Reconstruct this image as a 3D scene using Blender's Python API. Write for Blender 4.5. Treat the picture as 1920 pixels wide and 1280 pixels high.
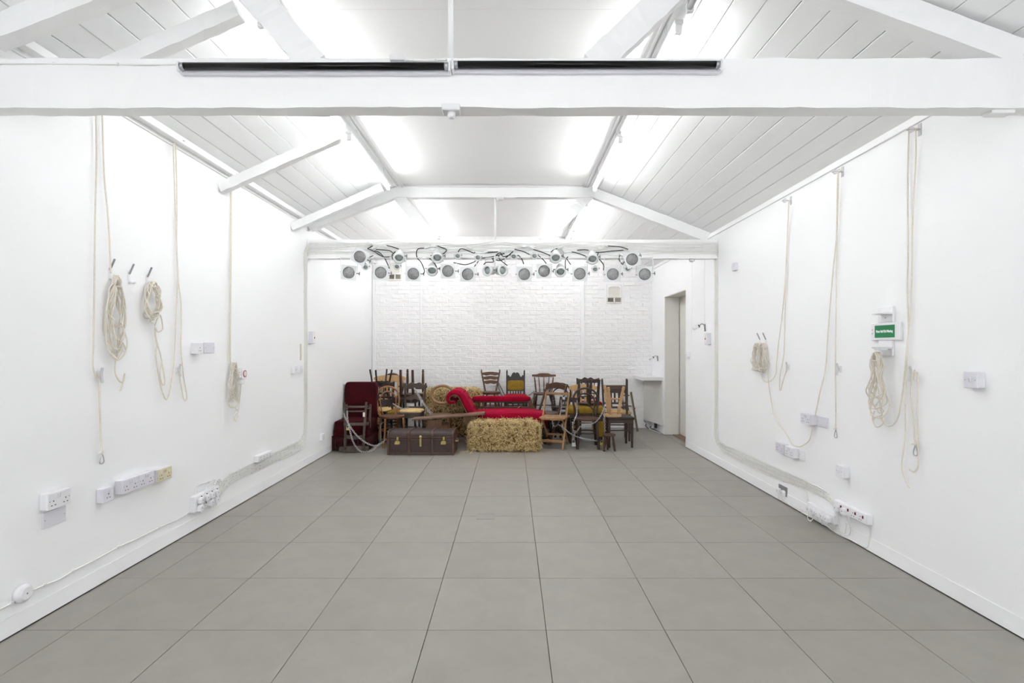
import bpy, bmesh, math, random
from mathutils import Vector, Matrix, Euler
random.seed(7)
PI = math.pi
for _o in list(bpy.data.objects): bpy.data.objects.remove(_o)
SC = bpy.context.scene
COL = SC.collection

# ------------------------------------------------------------ camera, world, exposure
FPX, CAMZ, VX, VY = 983.0, 1.435, 959.0, 652.0
cam_d = bpy.data.cameras.new('camera'); cam = bpy.data.objects.new('camera', cam_d); COL.objects.link(cam)
cam.location = (0, 0, CAMZ); cam.rotation_euler = (PI/2, 0, 0)
cam_d.sensor_width = 36; cam_d.lens = FPX*36/1920
cam_d.shift_x = 1/1920; cam_d.shift_y = 12/1920; cam_d.clip_start = 0.05
SC.camera = cam
SC.view_settings.view_transform = 'Standard'; SC.view_settings.look = 'None'
SC.view_settings.gamma = 1; SC.view_settings.use_curve_mapping = False
SC.view_settings.exposure = 1.35
world = bpy.data.worlds.new('world'); SC.world = world; world.use_nodes = True
world.node_tree.nodes['Background'].inputs[0].default_value = (0.93, 0.97, 1, 1)
world.node_tree.nodes['Background'].inputs[1].default_value = 2.5
TUBE_STRENGTH = 16.0
# daylight portal for the window added behind the camera as fill light
WX0, WX1, WZ0, WZ1 = -1.9, 1.9, 0.85, 2.35
_l = bpy.data.lights.new('added_window_portal', 'AREA'); _l.shape = 'RECTANGLE'; _l.size = WX1-WX0; _l.size_y = WZ1-WZ0
_l.cycles.is_portal = True
_lo = bpy.data.objects.new('added_window_portal', _l); COL.objects.link(_lo); _lo.location = ((WX0+WX1)/2, -3.55, (WZ0+WZ1)/2); _lo.rotation_euler = (PI/2, 0, PI)

XL, XR, YB, YF = -2.49, 2.52, 9.40, -3.4      # side walls, brick wall, wall behind the camera
EL, ER, ZC = 2.97, 2.87, 3.43                  # eaves heights, flat ceiling
PL, PR = -1.36, 0.92                           # edges of the flat ceiling

def P(x, y, Y):
    return Vector(((x-VX)*Y/FPX, Y, CAMZ+(VY-y)*Y/FPX))
def LW(x, y, off=0.0):
    Y = FPX*(XL+off)/(x-VX); return Vector((XL+off, Y, CAMZ+(VY-y)*Y/FPX))
def RW(x, y, off=0.0):
    Y = FPX*(XR-off)/(x-VX); return Vector((XR-off, Y, CAMZ+(VY-y)*Y/FPX))
def BW(x, y, off=0.0):
    return P(x, y, YB-off)
WALL = {'L': LW, 'R': RW, 'B': BW}
WROT = {'L': PI/2, 'R': -PI/2, 'B': 0.0}

# ------------------------------------------------------------ materials
MATS = {}
def s2l(c):
    return tuple((v/12.92 if v <= 0.04045 else ((v+0.055)/1.055)**2.4) for v in [q/255 for q in c])
def mat(name, rgb, rough=0.5, var=0.0, scale=8.0, stretch=(1, 1, 1), bump=0.0, bscale=40.0, metal=0.0,
        sheen=0.0, rgb2=None, spec=0.5, emit=None, coat=0.0, trans=0.0, detail=4.0, lin=False, sheentint=None):
    m = bpy.data.materials.new(name); m.use_nodes = True
    nt = m.node_tree; b = nt.nodes['Principled BSDF']
    c1 = tuple(rgb) if lin else s2l(rgb)
    b.inputs['Base Color'].default_value = (*c1, 1)
    b.inputs['Roughness'].default_value = rough
    b.inputs['Metallic'].default_value = metal
    b.inputs['Specular IOR Level'].default_value = spec
    if sheen:
        b.inputs['Sheen Weight'].default_value = sheen
        b.inputs['Sheen Roughness'].default_value = 0.35
        b.inputs['Sheen Tint'].default_value = (*(sheentint or c1), 1)
    if coat:
        b.inputs['Coat Weight'].default_value = coat; b.inputs['Coat Roughness'].default_value = 0.15
    if trans: b.inputs['Transmission Weight'].default_value = trans
    if emit:
        b.inputs['Emission Color'].default_value = (*emit[0], 1); b.inputs['Emission Strength'].default_value = emit[1]
    tc = mp = None
    if var or rgb2 or bump:
        tc = nt.nodes.new('ShaderNodeTexCoord'); mp = nt.nodes.new('ShaderNodeMapping')
        mp.inputs['Scale'].default_value = stretch
        nt.links.new(tc.outputs['Object'], mp.inputs['Vector'])
    if var or rgb2:
        n = nt.nodes.new('ShaderNodeTexNoise'); n.inputs['Scale'].default_value = scale
        n.inputs['Detail'].default_value = detail; n.inputs['Roughness'].default_value = 0.6
        nt.links.new(mp.outputs['Vector'], n.inputs['Vector'])
        r = nt.nodes.new('ShaderNodeValToRGB')
        c2 = (s2l(rgb2) if not lin else tuple(rgb2)) if rgb2 else tuple(min(1, v*(1+var)) for v in c1)
        ca = c1 if rgb2 else tuple(v*(1-var) for v in c1)
        r.color_ramp.elements[0].color = (*ca, 1); r.color_ramp.elements[1].color = (*c2, 1)
        r.color_ramp.elements[0].position = 0.32; r.color_ramp.elements[1].position = 0.68
        nt.links.new(n.outputs['Fac'], r.inputs['Fac']); nt.links.new(r.outputs['Color'], b.inputs['Base Color'])
    if bump:
        n2 = nt.nodes.new('ShaderNodeTexNoise'); n2.inputs['Scale'].default_value = bscale; n2.inputs['Detail'].default_value = 5
        nt.links.new(mp.outputs['Vector'], n2.inputs['Vector'])
        bp = nt.nodes.new('ShaderNodeBump'); bp.inputs['Strength'].default_value = bump; bp.inputs['Distance'].default_value = 0.01
        nt.links.new(n2.outputs['Fac'], bp.inputs['Height']); nt.links.new(bp.outputs['Normal'], b.inputs['Normal'])
    MATS[name] = m
    return m
WHITE = (238, 238, 239)
mat('wall_paint', (250, 250, 251), 0.65, var=0.012, scale=1.2, bump=0.05, bscale=60)
mat('beam_paint', (250, 250, 250), 0.5, var=0.015, scale=3, bump=0.35, bscale=9, stretch=(0.35, 1.5, 1.5))
mat('board_paint', (251, 252, 252), 0.5, var=0.02, scale=2, bump=0.18, bscale=14, stretch=(1, 0.25, 1))
mat('panel_paint', (251, 251, 251), 0.6, var=0.008, scale=1)
mat('brick_paint', (251, 250, 250), 0.5, var=0.015, scale=6, bump=0.6, bscale=16, stretch=(0.6, 1, 1.6))
mat('mortar_paint', (251, 250, 250), 0.6, bump=0.4, bscale=30)
mat('tile', (149, 145, 138), 0.42, var=0.05, scale=5, bump=0.04, bscale=120, spec=0.4, detail=8)
mat('tile2', (148, 144, 137), 0.44, var=0.06, scale=4, bump=0.04, bscale=120, spec=0.4, detail=8)
mat('tile3', (150, 146, 139), 0.40, var=0.05, scale=6, bump=0.04, bscale=120, spec=0.4, detail=8)
mat('grout', (112, 110, 106), 0.8)
mat('plastic', (238, 237, 240), 0.32, spec=0.5)
mat('plastic_cool', (226, 224, 232), 0.35)
mat('plastic_aged', (212, 202, 172), 0.4, rgb2=(224, 216, 190), scale=30)
mat('plastic_grey', (205, 205, 207), 0.4)
mat('hole', (38, 36, 36), 0.7)
mat('red_plastic', (176, 30, 38), 0.3)
mat('dark_red_plastic', (110, 24, 30), 0.25)
mat('sign_green', (22, 128, 78), 0.4, var=0.05, scale=20)
mat('sign_white', (246, 248, 246), 0.5)
mat('door_paint', (228, 226, 220), 0.5, var=0.01, scale=2)
mat('threshold_wood', (140, 104, 76), 0.5, rgb2=(112, 80, 58), scale=6, stretch=(6, 1, 6))
mat('rope', (229, 221, 207), 0.9, var=0.06, scale=60, bump=0.3, bscale=220)
mat('cable_white', (241, 240, 236), 0.45, var=0.02, scale=8)
mat('cable_cream', (234, 231, 222), 0.45)
mat('cable_black', (26, 26, 28), 0.4)
mat('clip_white', (236, 236, 234), 0.4)
mat('steel', (176, 178, 182), 0.3, metal=0.9)
mat('steel_dull', (150, 152, 154), 0.45, metal=0.7)
mat('zinc_chain', (190, 190, 190), 0.35, metal=0.85)
mat('dark_chain', (82, 80, 78), 0.45, metal=0.7)
mat('hook_grey', (160, 160, 164), 0.45, metal=0.2)
mat('lamp_white', (234, 236, 236), 0.35)
mat('gel_frame', (226, 229, 230), 0.4)
mat('lens', (222, 222, 222), 0.3, metal=0.3, rgb2=(182, 182, 184), scale=30)
mat('lens_dark', (176, 186, 183), 0.2, spec=0.7, rgb2=(138, 148, 146), scale=20)
mat('guard_wire', (104, 102, 100), 0.5, metal=0.4)
mat('black_glass', (7, 6, 8), 0.1, spec=0.22)
mat('tube_lit', (250, 250, 250), 0.4, emit=((0.985, 0.995, 1.0), TUBE_STRENGTH))
mat('tube_lit_far', (250, 250, 250), 0.4, emit=((0.985, 0.995, 1.0), TUBE_STRENGTH*1.0))
mat('tube_lit_rear', (250, 250, 250), 0.4, emit=((0.985, 0.995, 1.0), TUBE_STRENGTH*1.4))
mat('vent_grey', (168, 162, 146), 0.6, rgb2=(140, 134, 120), scale=40)
mat('niche_cream', (228, 224, 214), 0.7, var=0.03, scale=30)
def wood(name, c1, c2, rough=0.45, scale=7, stretch=(5, 5, 0.7), bump=0.12):
    mat(name, c1, rough, rgb2=c2, scale=scale, stretch=stretch, bump=bump, bscale=30, detail=6)
wood('w_dark', (44, 28, 22), (62, 41, 30), 0.4)
wood('w_darker', (34, 24, 22), (49, 35, 30), 0.4)
wood('w_mid', (81, 51, 32), (105, 68, 44), 0.42)
wood('w_brown', (62, 39, 27), (83, 54, 37), 0.45)
wood('w_honey', (127, 81, 44), (154, 105, 61), 0.35)
wood('w_ring', (132, 95, 62), (154, 117, 83), 0.45)
wood('w_pine', (189, 148, 96), (206, 169, 119), 0.45)
wood('w_folding', (142, 103, 62), (163, 125, 83), 0.5)
wood('w_worn', (64, 54, 47), (88, 76, 68), 0.7)
wood('w_bench', (108, 78, 62), (132, 100, 81), 0.55, stretch=(0.7, 5, 5))
wood('w_benchleg', (78, 51, 28), (102, 69, 40), 0.5)
wood('w_maroon', (49, 22, 22), (66, 30, 28), 0.35)
wood('w_stoolpine', (176, 135, 91), (191, 156, 113), 0.5)
wood('w_pole', (95, 78, 61), (117, 100, 79), 0.6)
mat('velvet_dark', (40, 2, 8), 0.85, spec=0.15, rgb2=(66, 5, 14), scale=5, sheen=0.12, sheentint=(0.3, 0.02, 0.04), bump=0.1, bscale=80)
mat('velvet_red', (140, 0, 36), 0.85, spec=0.15, rgb2=(166, 3, 50), scale=4, sheen=0.18, sheentint=(0.7, 0.02, 0.1), bump=0.1, bscale=60)
mat('velvet_scarlet', (148, 6, 18), 0.8, rgb2=(168, 14, 28), scale=8, spec=0.2)
mat('fringe_dark', (46, 4, 10), 0.9, rgb2=(74, 10, 18), scale=30, stretch=(8, 8, 0.5), bump=0.5, bscale=60)
mat('mustard', (130, 100, 16), 0.9, rgb2=(156, 126, 36), scale=14, bump=0.3, bscale=60)
mat('torn_seat', (214, 180, 118), 0.85, rgb2=(226, 196, 142), scale=18, bump=0.4, bscale=40)
mat('leather_brown', (70, 48, 38), 0.5, rgb2=(92, 66, 54), scale=12, bump=0.2, bscale=60)
mat('leather_tan', (170, 140, 104), 0.6, var=0.1, scale=20)
mat('rush', (186, 150, 92), 0.85, rgb2=(206, 172, 118), scale=30, stretch=(1, 6, 1), bump=0.4, bscale=90)
mat('trunk_fibre', (52, 37, 34), 0.5, rgb2=(64, 47, 43), scale=20, bump=0.12, bscale=120)
mat('trunk_rib', (70, 46, 38), 0.4, rgb2=(96, 66, 54), scale=14, bump=0.1)
mat('brass', (208, 190, 130), 0.32, metal=0.7, rgb2=(176, 152, 84), scale=40)
mat('straw', (216, 184, 122), 0.8, rgb2=(178, 144, 84), scale=40)
mat('straw_dark', (134, 104, 60), 0.85, rgb2=(104, 78, 42), scale=40)  # dark stalks: shadow contrast of the bale put into the colour
mat('straw_pale', (236, 216, 168), 0.7, rgb2=(214, 186, 128), scale=60)
mat('straw_core', (74, 56, 28), 0.95, rgb2=(106, 82, 44), scale=40, bump=0.8, bscale=60)
def glassmat(name):
    m = bpy.data.materials.new(name); m.use_nodes = True; nt = m.node_tree; nt.nodes.clear()
    o = nt.nodes.new('ShaderNodeOutputMaterial'); mx = nt.nodes.new('ShaderNodeMixShader'); tr = nt.nodes.new('ShaderNodeBsdfTransparent'); gl = nt.nodes.new('ShaderNodeBsdfGlossy')
    gl.inputs['Roughness'].default_value = 0.02; mx.inputs[0].default_value = 0.06
    nt.links.new(tr.outputs[0], mx.inputs[1]); nt.links.new(gl.outputs[0], mx.inputs[2]); nt.links.new(mx.outputs[0], o.inputs[0]); MATS[name] = m
glassmat('added_window_glass')
mat('paper_tag', (226, 220, 204), 0.7)
mat('yellow_plastic', (214, 170, 40), 0.4)

# ------------------------------------------------------------ mesh builder
class MB:
    def __init__(s): s.v = []; s.f = []; s.sm = []
    def add(s, vs, fs, smooth=False):
        o = len(s.v); s.v += [tuple(p) for p in vs]
        for f in fs: s.f.append(tuple(i+o for i in f)); s.sm.append(smooth)
        return s
    def box(s, c, d, rot=None):
        x, y, z = d[0]/2, d[1]/2, d[2]/2
        vs = [Vector(p) for p in ((-x,-y,-z),(x,-y,-z),(x,y,-z),(-x,y,-z),(-x,-y,z),(x,-y,z),(x,y,z),(-x,y,z))]
        if rot is not None: vs = [rot @ p for p in vs]
        vs = [p+Vector(c) for p in vs]
        return s.add(vs, [(0,3,2,1),(4,5,6,7),(0,1,5,4),(1,2,6,5),(2,3,7,6),(3,0,4,7)])
    def bar(s, p0, p1, w, h, up=(0, 0, 1), w1=None, h1=None):
        p0, p1 = Vector(p0), Vector(p1); a = (p1-p0).normalized(); u = Vector(up)
        if abs(a.dot(u)) > 0.98: u = Vector((0, 1, 0))
        r = a.cross(u).normalized(); u = r.cross(a)
        w1 = w if w1 is None else w1; h1 = h if h1 is None else h1
        vs = []
        for p, ww, hh in ((p0, w, h), (p1, w1, h1)):
            for i, j in ((-1,-1),(1,-1),(1,1),(-1,1)): vs.append(p+r*i*ww/2+u*j*hh/2)
        return s.add(vs, [(0,3,2,1),(4,5,6,7),(0,1,5,4),(1,2,6,5),(2,3,7,6),(3,0,4,7)])
    def tube(s, pts, r, n=6, closed=False, flat=1.0, rads=None):
        pts = [Vector(p) for p in pts]; m = len(pts)
        t0 = (pts[1]-pts[0]).normalized()
        up = Vector((0, 0, 1)) if abs(t0.z) < 0.9 else Vector((0, 1, 0))
        nrm = (up-t0*up.dot(t0)).normalized(); vs = []
        for i, p in enumerate(pts):
            if closed: t = pts[(i+1) % m]-pts[i-1]
            else: t = pts[min(i+1, m-1)]-pts[max(i-1, 0)]
            t = t.normalized() if t.length > 1e-9 else t0
            nrm = nrm-t*nrm.dot(t)
            if nrm.length < 1e-6: nrm = t.orthogonal()
            nrm.normalize(); bn = t.cross(nrm); rr = rads[i] if rads else r
            for k in range(n):
                a = 2*PI*k/n; vs.append(p+nrm*math.cos(a)*rr+bn*math.sin(a)*rr*flat)
        fs = []
        for i in range(m if closed else m-1):
            j = (i+1) % m
            for k in range(n):
                l = (k+1) % n; fs.append((i*n+k, i*n+l, j*n+l, j*n+k))
        if not closed: fs += [tuple(range(n-1, -1, -1)), tuple(range((m-1)*n, m*n))]
        return s.add(vs, fs, True)
    def cyl(s, p0, p1, r0, r1=None, n=12, smooth=True, caps=True):
        return s.lathe(p0, p1, [(0, r0), (1, r0 if r1 is None else r1)], n, smooth, caps)
    def lathe(s, p0, p1, prof, n=10, smooth=True, caps=True):
        p0, p1 = Vector(p0), Vector(p1); ax = p1-p0; a = ax.normalized()
        u = a.orthogonal().normalized(); w = a.cross(u); vs = []
        for t, r in prof:
            for k in range(n):
                q = 2*PI*k/n; vs.append(p0+ax*t+u*math.cos(q)*r+w*math.sin(q)*r)
        fs = []; m = len(prof)
        for i in range(m-1):
            for k in range(n):
                l = (k+1) % n; fs.append((i*n+k, i*n+l, (i+1)*n+l, (i+1)*n+k))
        o = len(s.v); s.add(vs, fs, smooth)
        if caps:
            s.f.append(tuple(o+k for k in range(n-1, -1, -1))); s.sm.append(False)
            s.f.append(tuple(o+(m-1)*n+k for k in range(n))); s.sm.append(False)
        return s
    def prism(s, poly, y0, y1, ax='xz', bend=None):
        n = len(poly); vs = []
        for y in (y0, y1):
            for a, b in poly:
                p = Vector((a, y, b)) if ax == 'xz' else (Vector((a, b, y)) if ax == 'xy' else Vector((y, a, b)))
                vs.append(bend(p) if bend else p)
        fs = [tuple(range(n)), tuple(range(2*n-1, n-1, -1))]
        for i in range(n):
            j = (i+1) % n; fs.append((i, i+n, j+n, j))
        return s.add(vs, fs)
    def strip(s, top, bot, y0, y1, bend=None):      # board between an upper and a lower outline, sampled alike
        n = len(top); vs = []
        for y in (y0, y1):
            for (a, b), (c, d) in zip(bot, top):
                for q, z in ((a, b), (c, d)):
                    p = Vector((q, y, z)); vs.append(bend(p) if bend else p)
        fs = []; o = 2*n
        for i in range(n-1):
            a, b, c, d = 2*i, 2*i+2, 2*i+3, 2*i+1
            fs += [(a, b, c, d), (a+o, d+o, c+o, b+o), (d, c, c+o, d+o), (b, a, a+o, b+o)]
        fs += [(0, 1, 1+o, o), (2*n-2, 4*n-2, 4*n-1, 2*n-1)]
        return s.add(vs, fs)
    def blob(s, c, r, e=0.4, nu=20, nv=12, rot=None, dz=None):   # rounded cushion
        def sg(v, p): return math.copysign(abs(v)**p, v)
        vs = []; c = Vector(c)
        for i in range(nv+1):
            a = -PI/2+PI*i/nv
            for k in range(nu):
                b = 2*PI*k/nu
                p = Vector((r[0]*sg(math.cos(a), e)*sg(math.cos(b), e), r[1]*sg(math.cos(a), e)*sg(math.sin(b), e), r[2]*sg(math.sin(a), e)))
                if dz: p.z += dz(p)
                if rot is not None: p = rot @ p
                vs.append(c+p)
        fs = []
        for i in range(nv):
            for k in range(nu):
                l = (k+1) % nu; fs.append((i*nu+k, i*nu+l, (i+1)*nu+l, (i+1)*nu+k))
        return s.add(vs, fs, True)
    def mesh(s, name, m, bevel=0.0, seg=1):
        me = bpy.data.meshes.new(name); me.from_pydata(s.v, [], s.f); me.update()
        me.polygons.foreach_set('use_smooth', s.sm)
        bm = bmesh.new(); bm.from_mesh(me)
        bmesh.ops.remove_doubles(bm, verts=bm.verts, dist=1e-6)
        bmesh.ops.recalc_face_normals(bm, faces=bm.faces)
        if bevel:
            ed = [e for e in bm.edges if len(e.link_faces) == 2 and e.calc_face_angle(0) > 0.6]
            bmesh.ops.bevel(bm, geom=ed, offset=bevel, segments=seg, profile=0.6, affect='EDGES', clamp_overlap=True)
        bm.to_mesh(me); bm.free()
        me.materials.append(MATS[m]); return me
    def build(s, name, m, parent=None, bevel=0.0, label=None, seg=1, kind=None, loc=None, rot=None):
        return link(name, s.mesh(name, m, bevel, seg), parent, label, kind, loc, rot)
def link(name, me, parent=None, label=None, kind=None, loc=None, rot=None):
    o = bpy.data.objects.new(name, me); COL.objects.link(o)
    if parent is not None: o.parent = parent
    if label: o['label'] = label
    if kind: o['kind'] = kind
    if loc is not None: o.location = loc
    if rot is not None: o.rotation_euler = rot
    return o
def tag(o, label, cat, group=None, kind=None):
    o['label'] = label; o['category'] = cat
    if group: o['group'] = group
    if kind: o['kind'] = kind
    return o
def thing(name, label, cat, loc=(0, 0, 0), rot=(0, 0, 0), group=None, scale=None):
    o = bpy.data.objects.new(name, None); COL.objects.link(o); o.empty_display_size = 0.05
    o.location = loc; o.rotation_euler = rot
    if scale: o.scale = (scale, scale, scale)
    return tag(o, label, cat, group)
def struct(o): o['kind'] = 'structure'; return o
def sroot(name, loc=(0, 0, 0)):
    o = bpy.data.objects.new(name, None); COL.objects.link(o); o.location = loc; return struct(o)
def smooth_path(pts, k=6):
    pts = [Vector(p) for p in pts]; out = []; n = len(pts)
    if n < 3: return pts
    for i in range(n-1):
        a, b, c, d = pts[max(i-1, 0)], pts[i], pts[i+1], pts[min(i+2, n-1)]
        for q in range(k):
            t = q/k; t2 = t*t; t3 = t2*t
            out.append(0.5*((2*b)+(c-a)*t+(2*a-5*b+4*c-d)*t2+(3*b-a-3*c+d)*t3))
    out.append(pts[-1]); return out
ORD = ['first', 'second', 'third', 'fourth', 'fifth', 'sixth', 'seventh', 'eighth', 'ninth', 'tenth', 'eleventh', 'twelfth',
       'thirteenth', 'fourteenth', 'fifteenth', 'sixteenth', 'seventeenth', 'eighteenth', 'nineteenth', 'twentieth']
def ordn(i):
    if i < 20: return ORD[i]
    t, u = divmod(i+1, 10); base = {2: 'twenty', 3: 'thirty', 4: 'forty'}
    return {2: 'twentieth', 3: 'thirtieth', 4: 'fortieth'}[t] if u == 0 else base[t]+'-'+ORD[u-1]

# ============================================================ THE SETTING
# floor: base plus single tiles
fl = MB().box(((XL+XR)/2, (YB+YF)/2, -0.06), (XR-XL+0.6, YB-YF+0.4, 0.1)).build('floor', 'grout'); struct(fl)
TX0, TY0, TW, TD = 0.176, 2.667, 0.603, 0.6
xs = sorted([XL]+[TX0+TW*k for k in range(-6, 6) if XL+0.02 < TX0+TW*k < XR-0.02]+[XR])
ys = sorted([YF]+[TY0+TD*k for k in range(-12, 13) if YF+0.02 < TY0+TD*k < YB-0.02]+[YB])
tcache = {}
for i in range(len(xs)-1):
    for j in range(len(ys)-1):
        w, d = xs[i+1]-xs[i], ys[j+1]-ys[j]
        mm = random.choice(['tile', 'tile', 'tile2', 'tile3'])
        key = (round(w, 3), round(d, 3), mm)
        if key not in tcache:
            tcache[key] = MB().box((0, 0, -0.006), (w-0.0035, d-0.0035, 0.012)).mesh('floor_tile', mm, 0.0008)
        link('floor_tile', tcache[key], fl, loc=((xs[i]+xs[i+1])/2, (ys[j]+ys[j+1])/2, 0))
MB().box((XR+0.13, 8.105, -0.006), (0.255, 1.045, 0.012)).build('floor_tile', 'tile', fl)
# side walls (lifted a few millimetres above the tiles: shadow gap)
GAP = 0.007
struct(MB().box((XL-0.15, (YB+YF)/2, (EL+0.3+GAP)/2), (0.3, YB-YF+0.6, EL+0.3-GAP)).build('wall_left', 'wall_paint'))
DY0, DY1, DZ = 7.58, 8.63, 2.28
wr = MB()
TH = 0.24
def wseg(y0, y1, z0, z1): wr.box((XR+TH/2, (y0+y1)/2, (z0+z1)/2), (TH, y1-y0, z1-z0))
wseg(YF-0.3, DY0, GAP, ER+0.3); wseg(DY1, YB+0.3, GAP, ER+0.3); wseg(DY0, DY1, DZ, ER+0.3)
struct(wr.build('wall_right', 'wall_paint'))
# lower plinth board of the side walls
b = MB().box((XL+0.002, (YB+YF)/2, 0.055), (0.004, YB-YF, 0.094)).build('baseboard_left', 'wall_paint'); struct(b)
b = MB().box((XR-0.002, (DY0+YF)/2, 0.055), (0.004, DY0-YF, 0.094)).build('baseboard_right', 'wall_paint'); struct(b)
m = MB()
for x0, x1, z0, z1 in ((XL-.3, WX0, 0, 3.8), (WX1, XR+.3, 0, 3.8), (WX0, WX1, 0, WZ0), (WX0, WX1, WZ1, 3.8)): m.box(((x0+x1)/2, YF-0.1, (z0+z1)/2), (x1-x0, 0.2, z1-z0))
struct(m.build('wall_front', 'wall_paint'))
wn = sroot('added_window_1', ((WX0+WX1)/2, YF-0.12, WZ0)); ww, wh = WX1-WX0, WZ1-WZ0  # unseen window added to let fill light onto walls and beams
for k in range(5): MB().box((-ww/2+ww*k/4, 0, wh/2), (0.05, 0.06, wh)).build('added_window_frame', 'door_paint', wn, 0.003)
for z in (0.025, wh-0.025): MB().box((0, 0, z), (ww, 0.06, 0.05)).build('added_window_frame', 'door_paint', wn, 0.003)
for k in range(4): MB().box((-ww/2+ww*(k+.5)/4, 0, wh/2), (ww/4-0.05, 0.006, wh-0.1)).build('added_window_pane', 'added_window_glass', wn)
MB().box((0, 0.1, -0.015), (ww+0.1, 0.26, 0.03)).build('added_window_sill', 'door_paint', wn, 0.004)
# door in the right wall
dr = sroot('door_1', (XR+TH, (DY0+DY1)/2, 0))
MB().box((0.03, 0, 1.145), (0.045, DY1-DY0-0.03, 2.25)).build('door_leaf', 'door_paint', dr, 0.002)
MB().box((0.075, 0, 1.3), (0.03, DY1-DY0+0.6, 2.7)).build('light_block_panel', 'door_paint', dr)  # unseen panel added behind the leaf to keep outside light out
m = MB()
for s, y in ((-1, DY0), (1, DY1)): m.box((-TH/2, s*(DY1-DY0)/2-s*0.006, DZ/2+GAP/2), (TH-0.004, 0.012, DZ-GAP))
m.box((-TH/2, 0, DZ-0.006), (TH-0.004, DY1-DY0, 0.012)); m.build('door_lining', 'door_paint', dr, 0.001)
for sy in (-1, 1): MB().box((0.045, sy*((DY1-DY0)/2+.02), 1.2), (0.1, 0.03, 2.5)).build('light_block_strip', 'door_paint', dr)  # unseen strips added to close the light leak beside the leaf
MB().box((0.045, 0, 2.35), (0.1, 1.2, 0.12)).build('light_block_strip', 'door_paint', dr)  # head strip, added against the same light leak
MB().box((-0.045, 0, 0.008), (0.13, DY1-DY0-0.03, 0.016)).build('door_threshold', 'threshold_wood', dr, 0.003)
m = MB(); m.cyl((0.0, -0.42, 1.02), (-0.045, -0.42, 1.02), 0.009, n=10); m.bar((-0.045, -0.42, 1.02), (-0.045, -0.31, 1.02), 0.014, 0.014)
m.build('door_handle', 'steel', dr, 0.002)
# brick wall at the back: base, single bricks, remaining bricks joined
bw = MB().box(((XL+XR)/2, YB+0.106, 1.8), (XR-XL+0.6, 0.2, 3.8)).build('wall_back', 'mortar_paint'); struct(bw)
rb = random.Random(3)
BL, BH = 0.225, 0.0755
NICHE = [(BW(730, 490), BW(751, 525)), (BW(1139, 535), BW(1164, 568))]
def brick_geo(w, h, r):
    x, z = w/2, h/2; j = lambda a: r.uniform(-a, a); c = 0.011
    back = [(-x, 0.012, -z), (x, 0.012, -z), (x, 0.012, z), (-x, 0.012, z)]
    mid = [(-x+j(.003), 0.0+j(.002), -z+j(.003)), (x+j(.003), j(.002), -z+j(.003)), (x+j(.003), j(.002), z+j(.003)), (-x+j(.003), j(.002), z+j(.003))]
    fr = []
    for k in range(4):
        t = k/3; fr.append((-x+c+(2*x-2*c)*t+j(.004), -0.003+j(.0035), -z+c+j(.004)))
    for k in range(4):
        t = 1-k/3; fr.append((-x+c+(2*x-2*c)*t+j(.004), -0.003+j(.0035), z-c+j(.004)))
    v = back+mid+fr
    f = [(0, 1, 5, 4), (1, 2, 6, 5), (2, 3, 7, 6), (3, 0, 4, 7), (4, 5, 11, 10, 9, 8), (5, 6, 12, 11), (6, 7, 15, 14, 13, 12), (7, 4, 8, 15)]
    f += [(8, 9, 14, 15), (9, 10, 13, 14), (10, 11, 12, 13)]
    return v, f
bcache = {}; cand = []
row = 0; z = 0.13
def roofz(x):
    if x < PL: return EL+(x-XL)/(PL-XL)*(ZC-EL)
    if x > PR: return ER+(XR-x)/(XR-PR)*(ZC-ER)
    return ZC
while z < ZC-0.02:
    x = XL-(0.1125 if row % 2 else 0.0)
    while x < XR:
        a, b2 = max(x, XL+0.003), min(x+BL, XR-0.003)
        zc, xc = z+BH/2, (a+b2)/2
        ok = b2-a > 0.03 and z+BH < min(roofz(a), roofz(b2))+0.06
        for q0, q1 in NICHE:
            if ok and b2 > q0.x+0.004 and a < q1.x-0.004 and zc+BH/2 > q1.z+0.004 and zc-BH/2 < q0.z-0.004: ok = False
        if ok: cand.append((xc, zc, b2-a))
        x += BL
    z += BH; row += 1
def bscore(c):
    full = 1 if c[2] > 0.2 else 0
    vis = 1 if 1.05 < c[1] < 2.28 else 0
    return (-vis, -full, abs(c[1]-1.75))
cand.sort(key=bscore)
for k, (xc, zc, w) in enumerate(cand[:300]):
    key = (round(w, 2), rb.randint(0, 4))
    if key not in bcache:
        mb = MB(); v, f = brick_geo(w-0.004, BH-0.004, rb); mb.add(v, f); bcache[key] = mb.mesh('brick', 'brick_paint')
    link('brick', bcache[key], bw, loc=(xc+rb.uniform(-.002, .002), YB+rb.uniform(0.001, 0.006), zc+rb.uniform(-.003, .003)), rot=(0, rb.uniform(-.012, .012), 0))
mb = MB()
for (xc, zc, w) in cand[300:]:
    v, f = brick_geo(w-0.004, BH-0.004, rb); dy = rb.uniform(0.001, 0.006)
    mb.add([(p[0]+xc, p[1]+YB+dy, p[2]+zc) for p in v], f)
mb.build('brick_courses', 'brick_paint', bw, kind='stuff')
struct(MB().box((0.9, YB-0.012, 0.07), (XR-0.9+0.7, 0.024, 0.125)).build('baseboard_back', 'wall_paint', None, 0.004))
# vertical boxing strips on the brick wall
x0 = BW(1088, 600).x; x1 = BW(1095, 600).x
struct(MB().box(((x0+x1)/2, YB-0.014, 1.6), (x1-x0, 0.03, 3.2)).build('trim_1', 'wall_paint', None, 0.003))
struct(MB().box((BW(789, 600).x, YB-0.012, 1.6), (0.02, 0.026, 3.2)).build('trim_2', 'wall_paint', None, 0.003))
struct(MB().box((XL+0.03, YB-0.02, 1.5), (0.05, 0.04, 3.0)).build('trim_3', 'wall_paint', None, 0.004))
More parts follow.
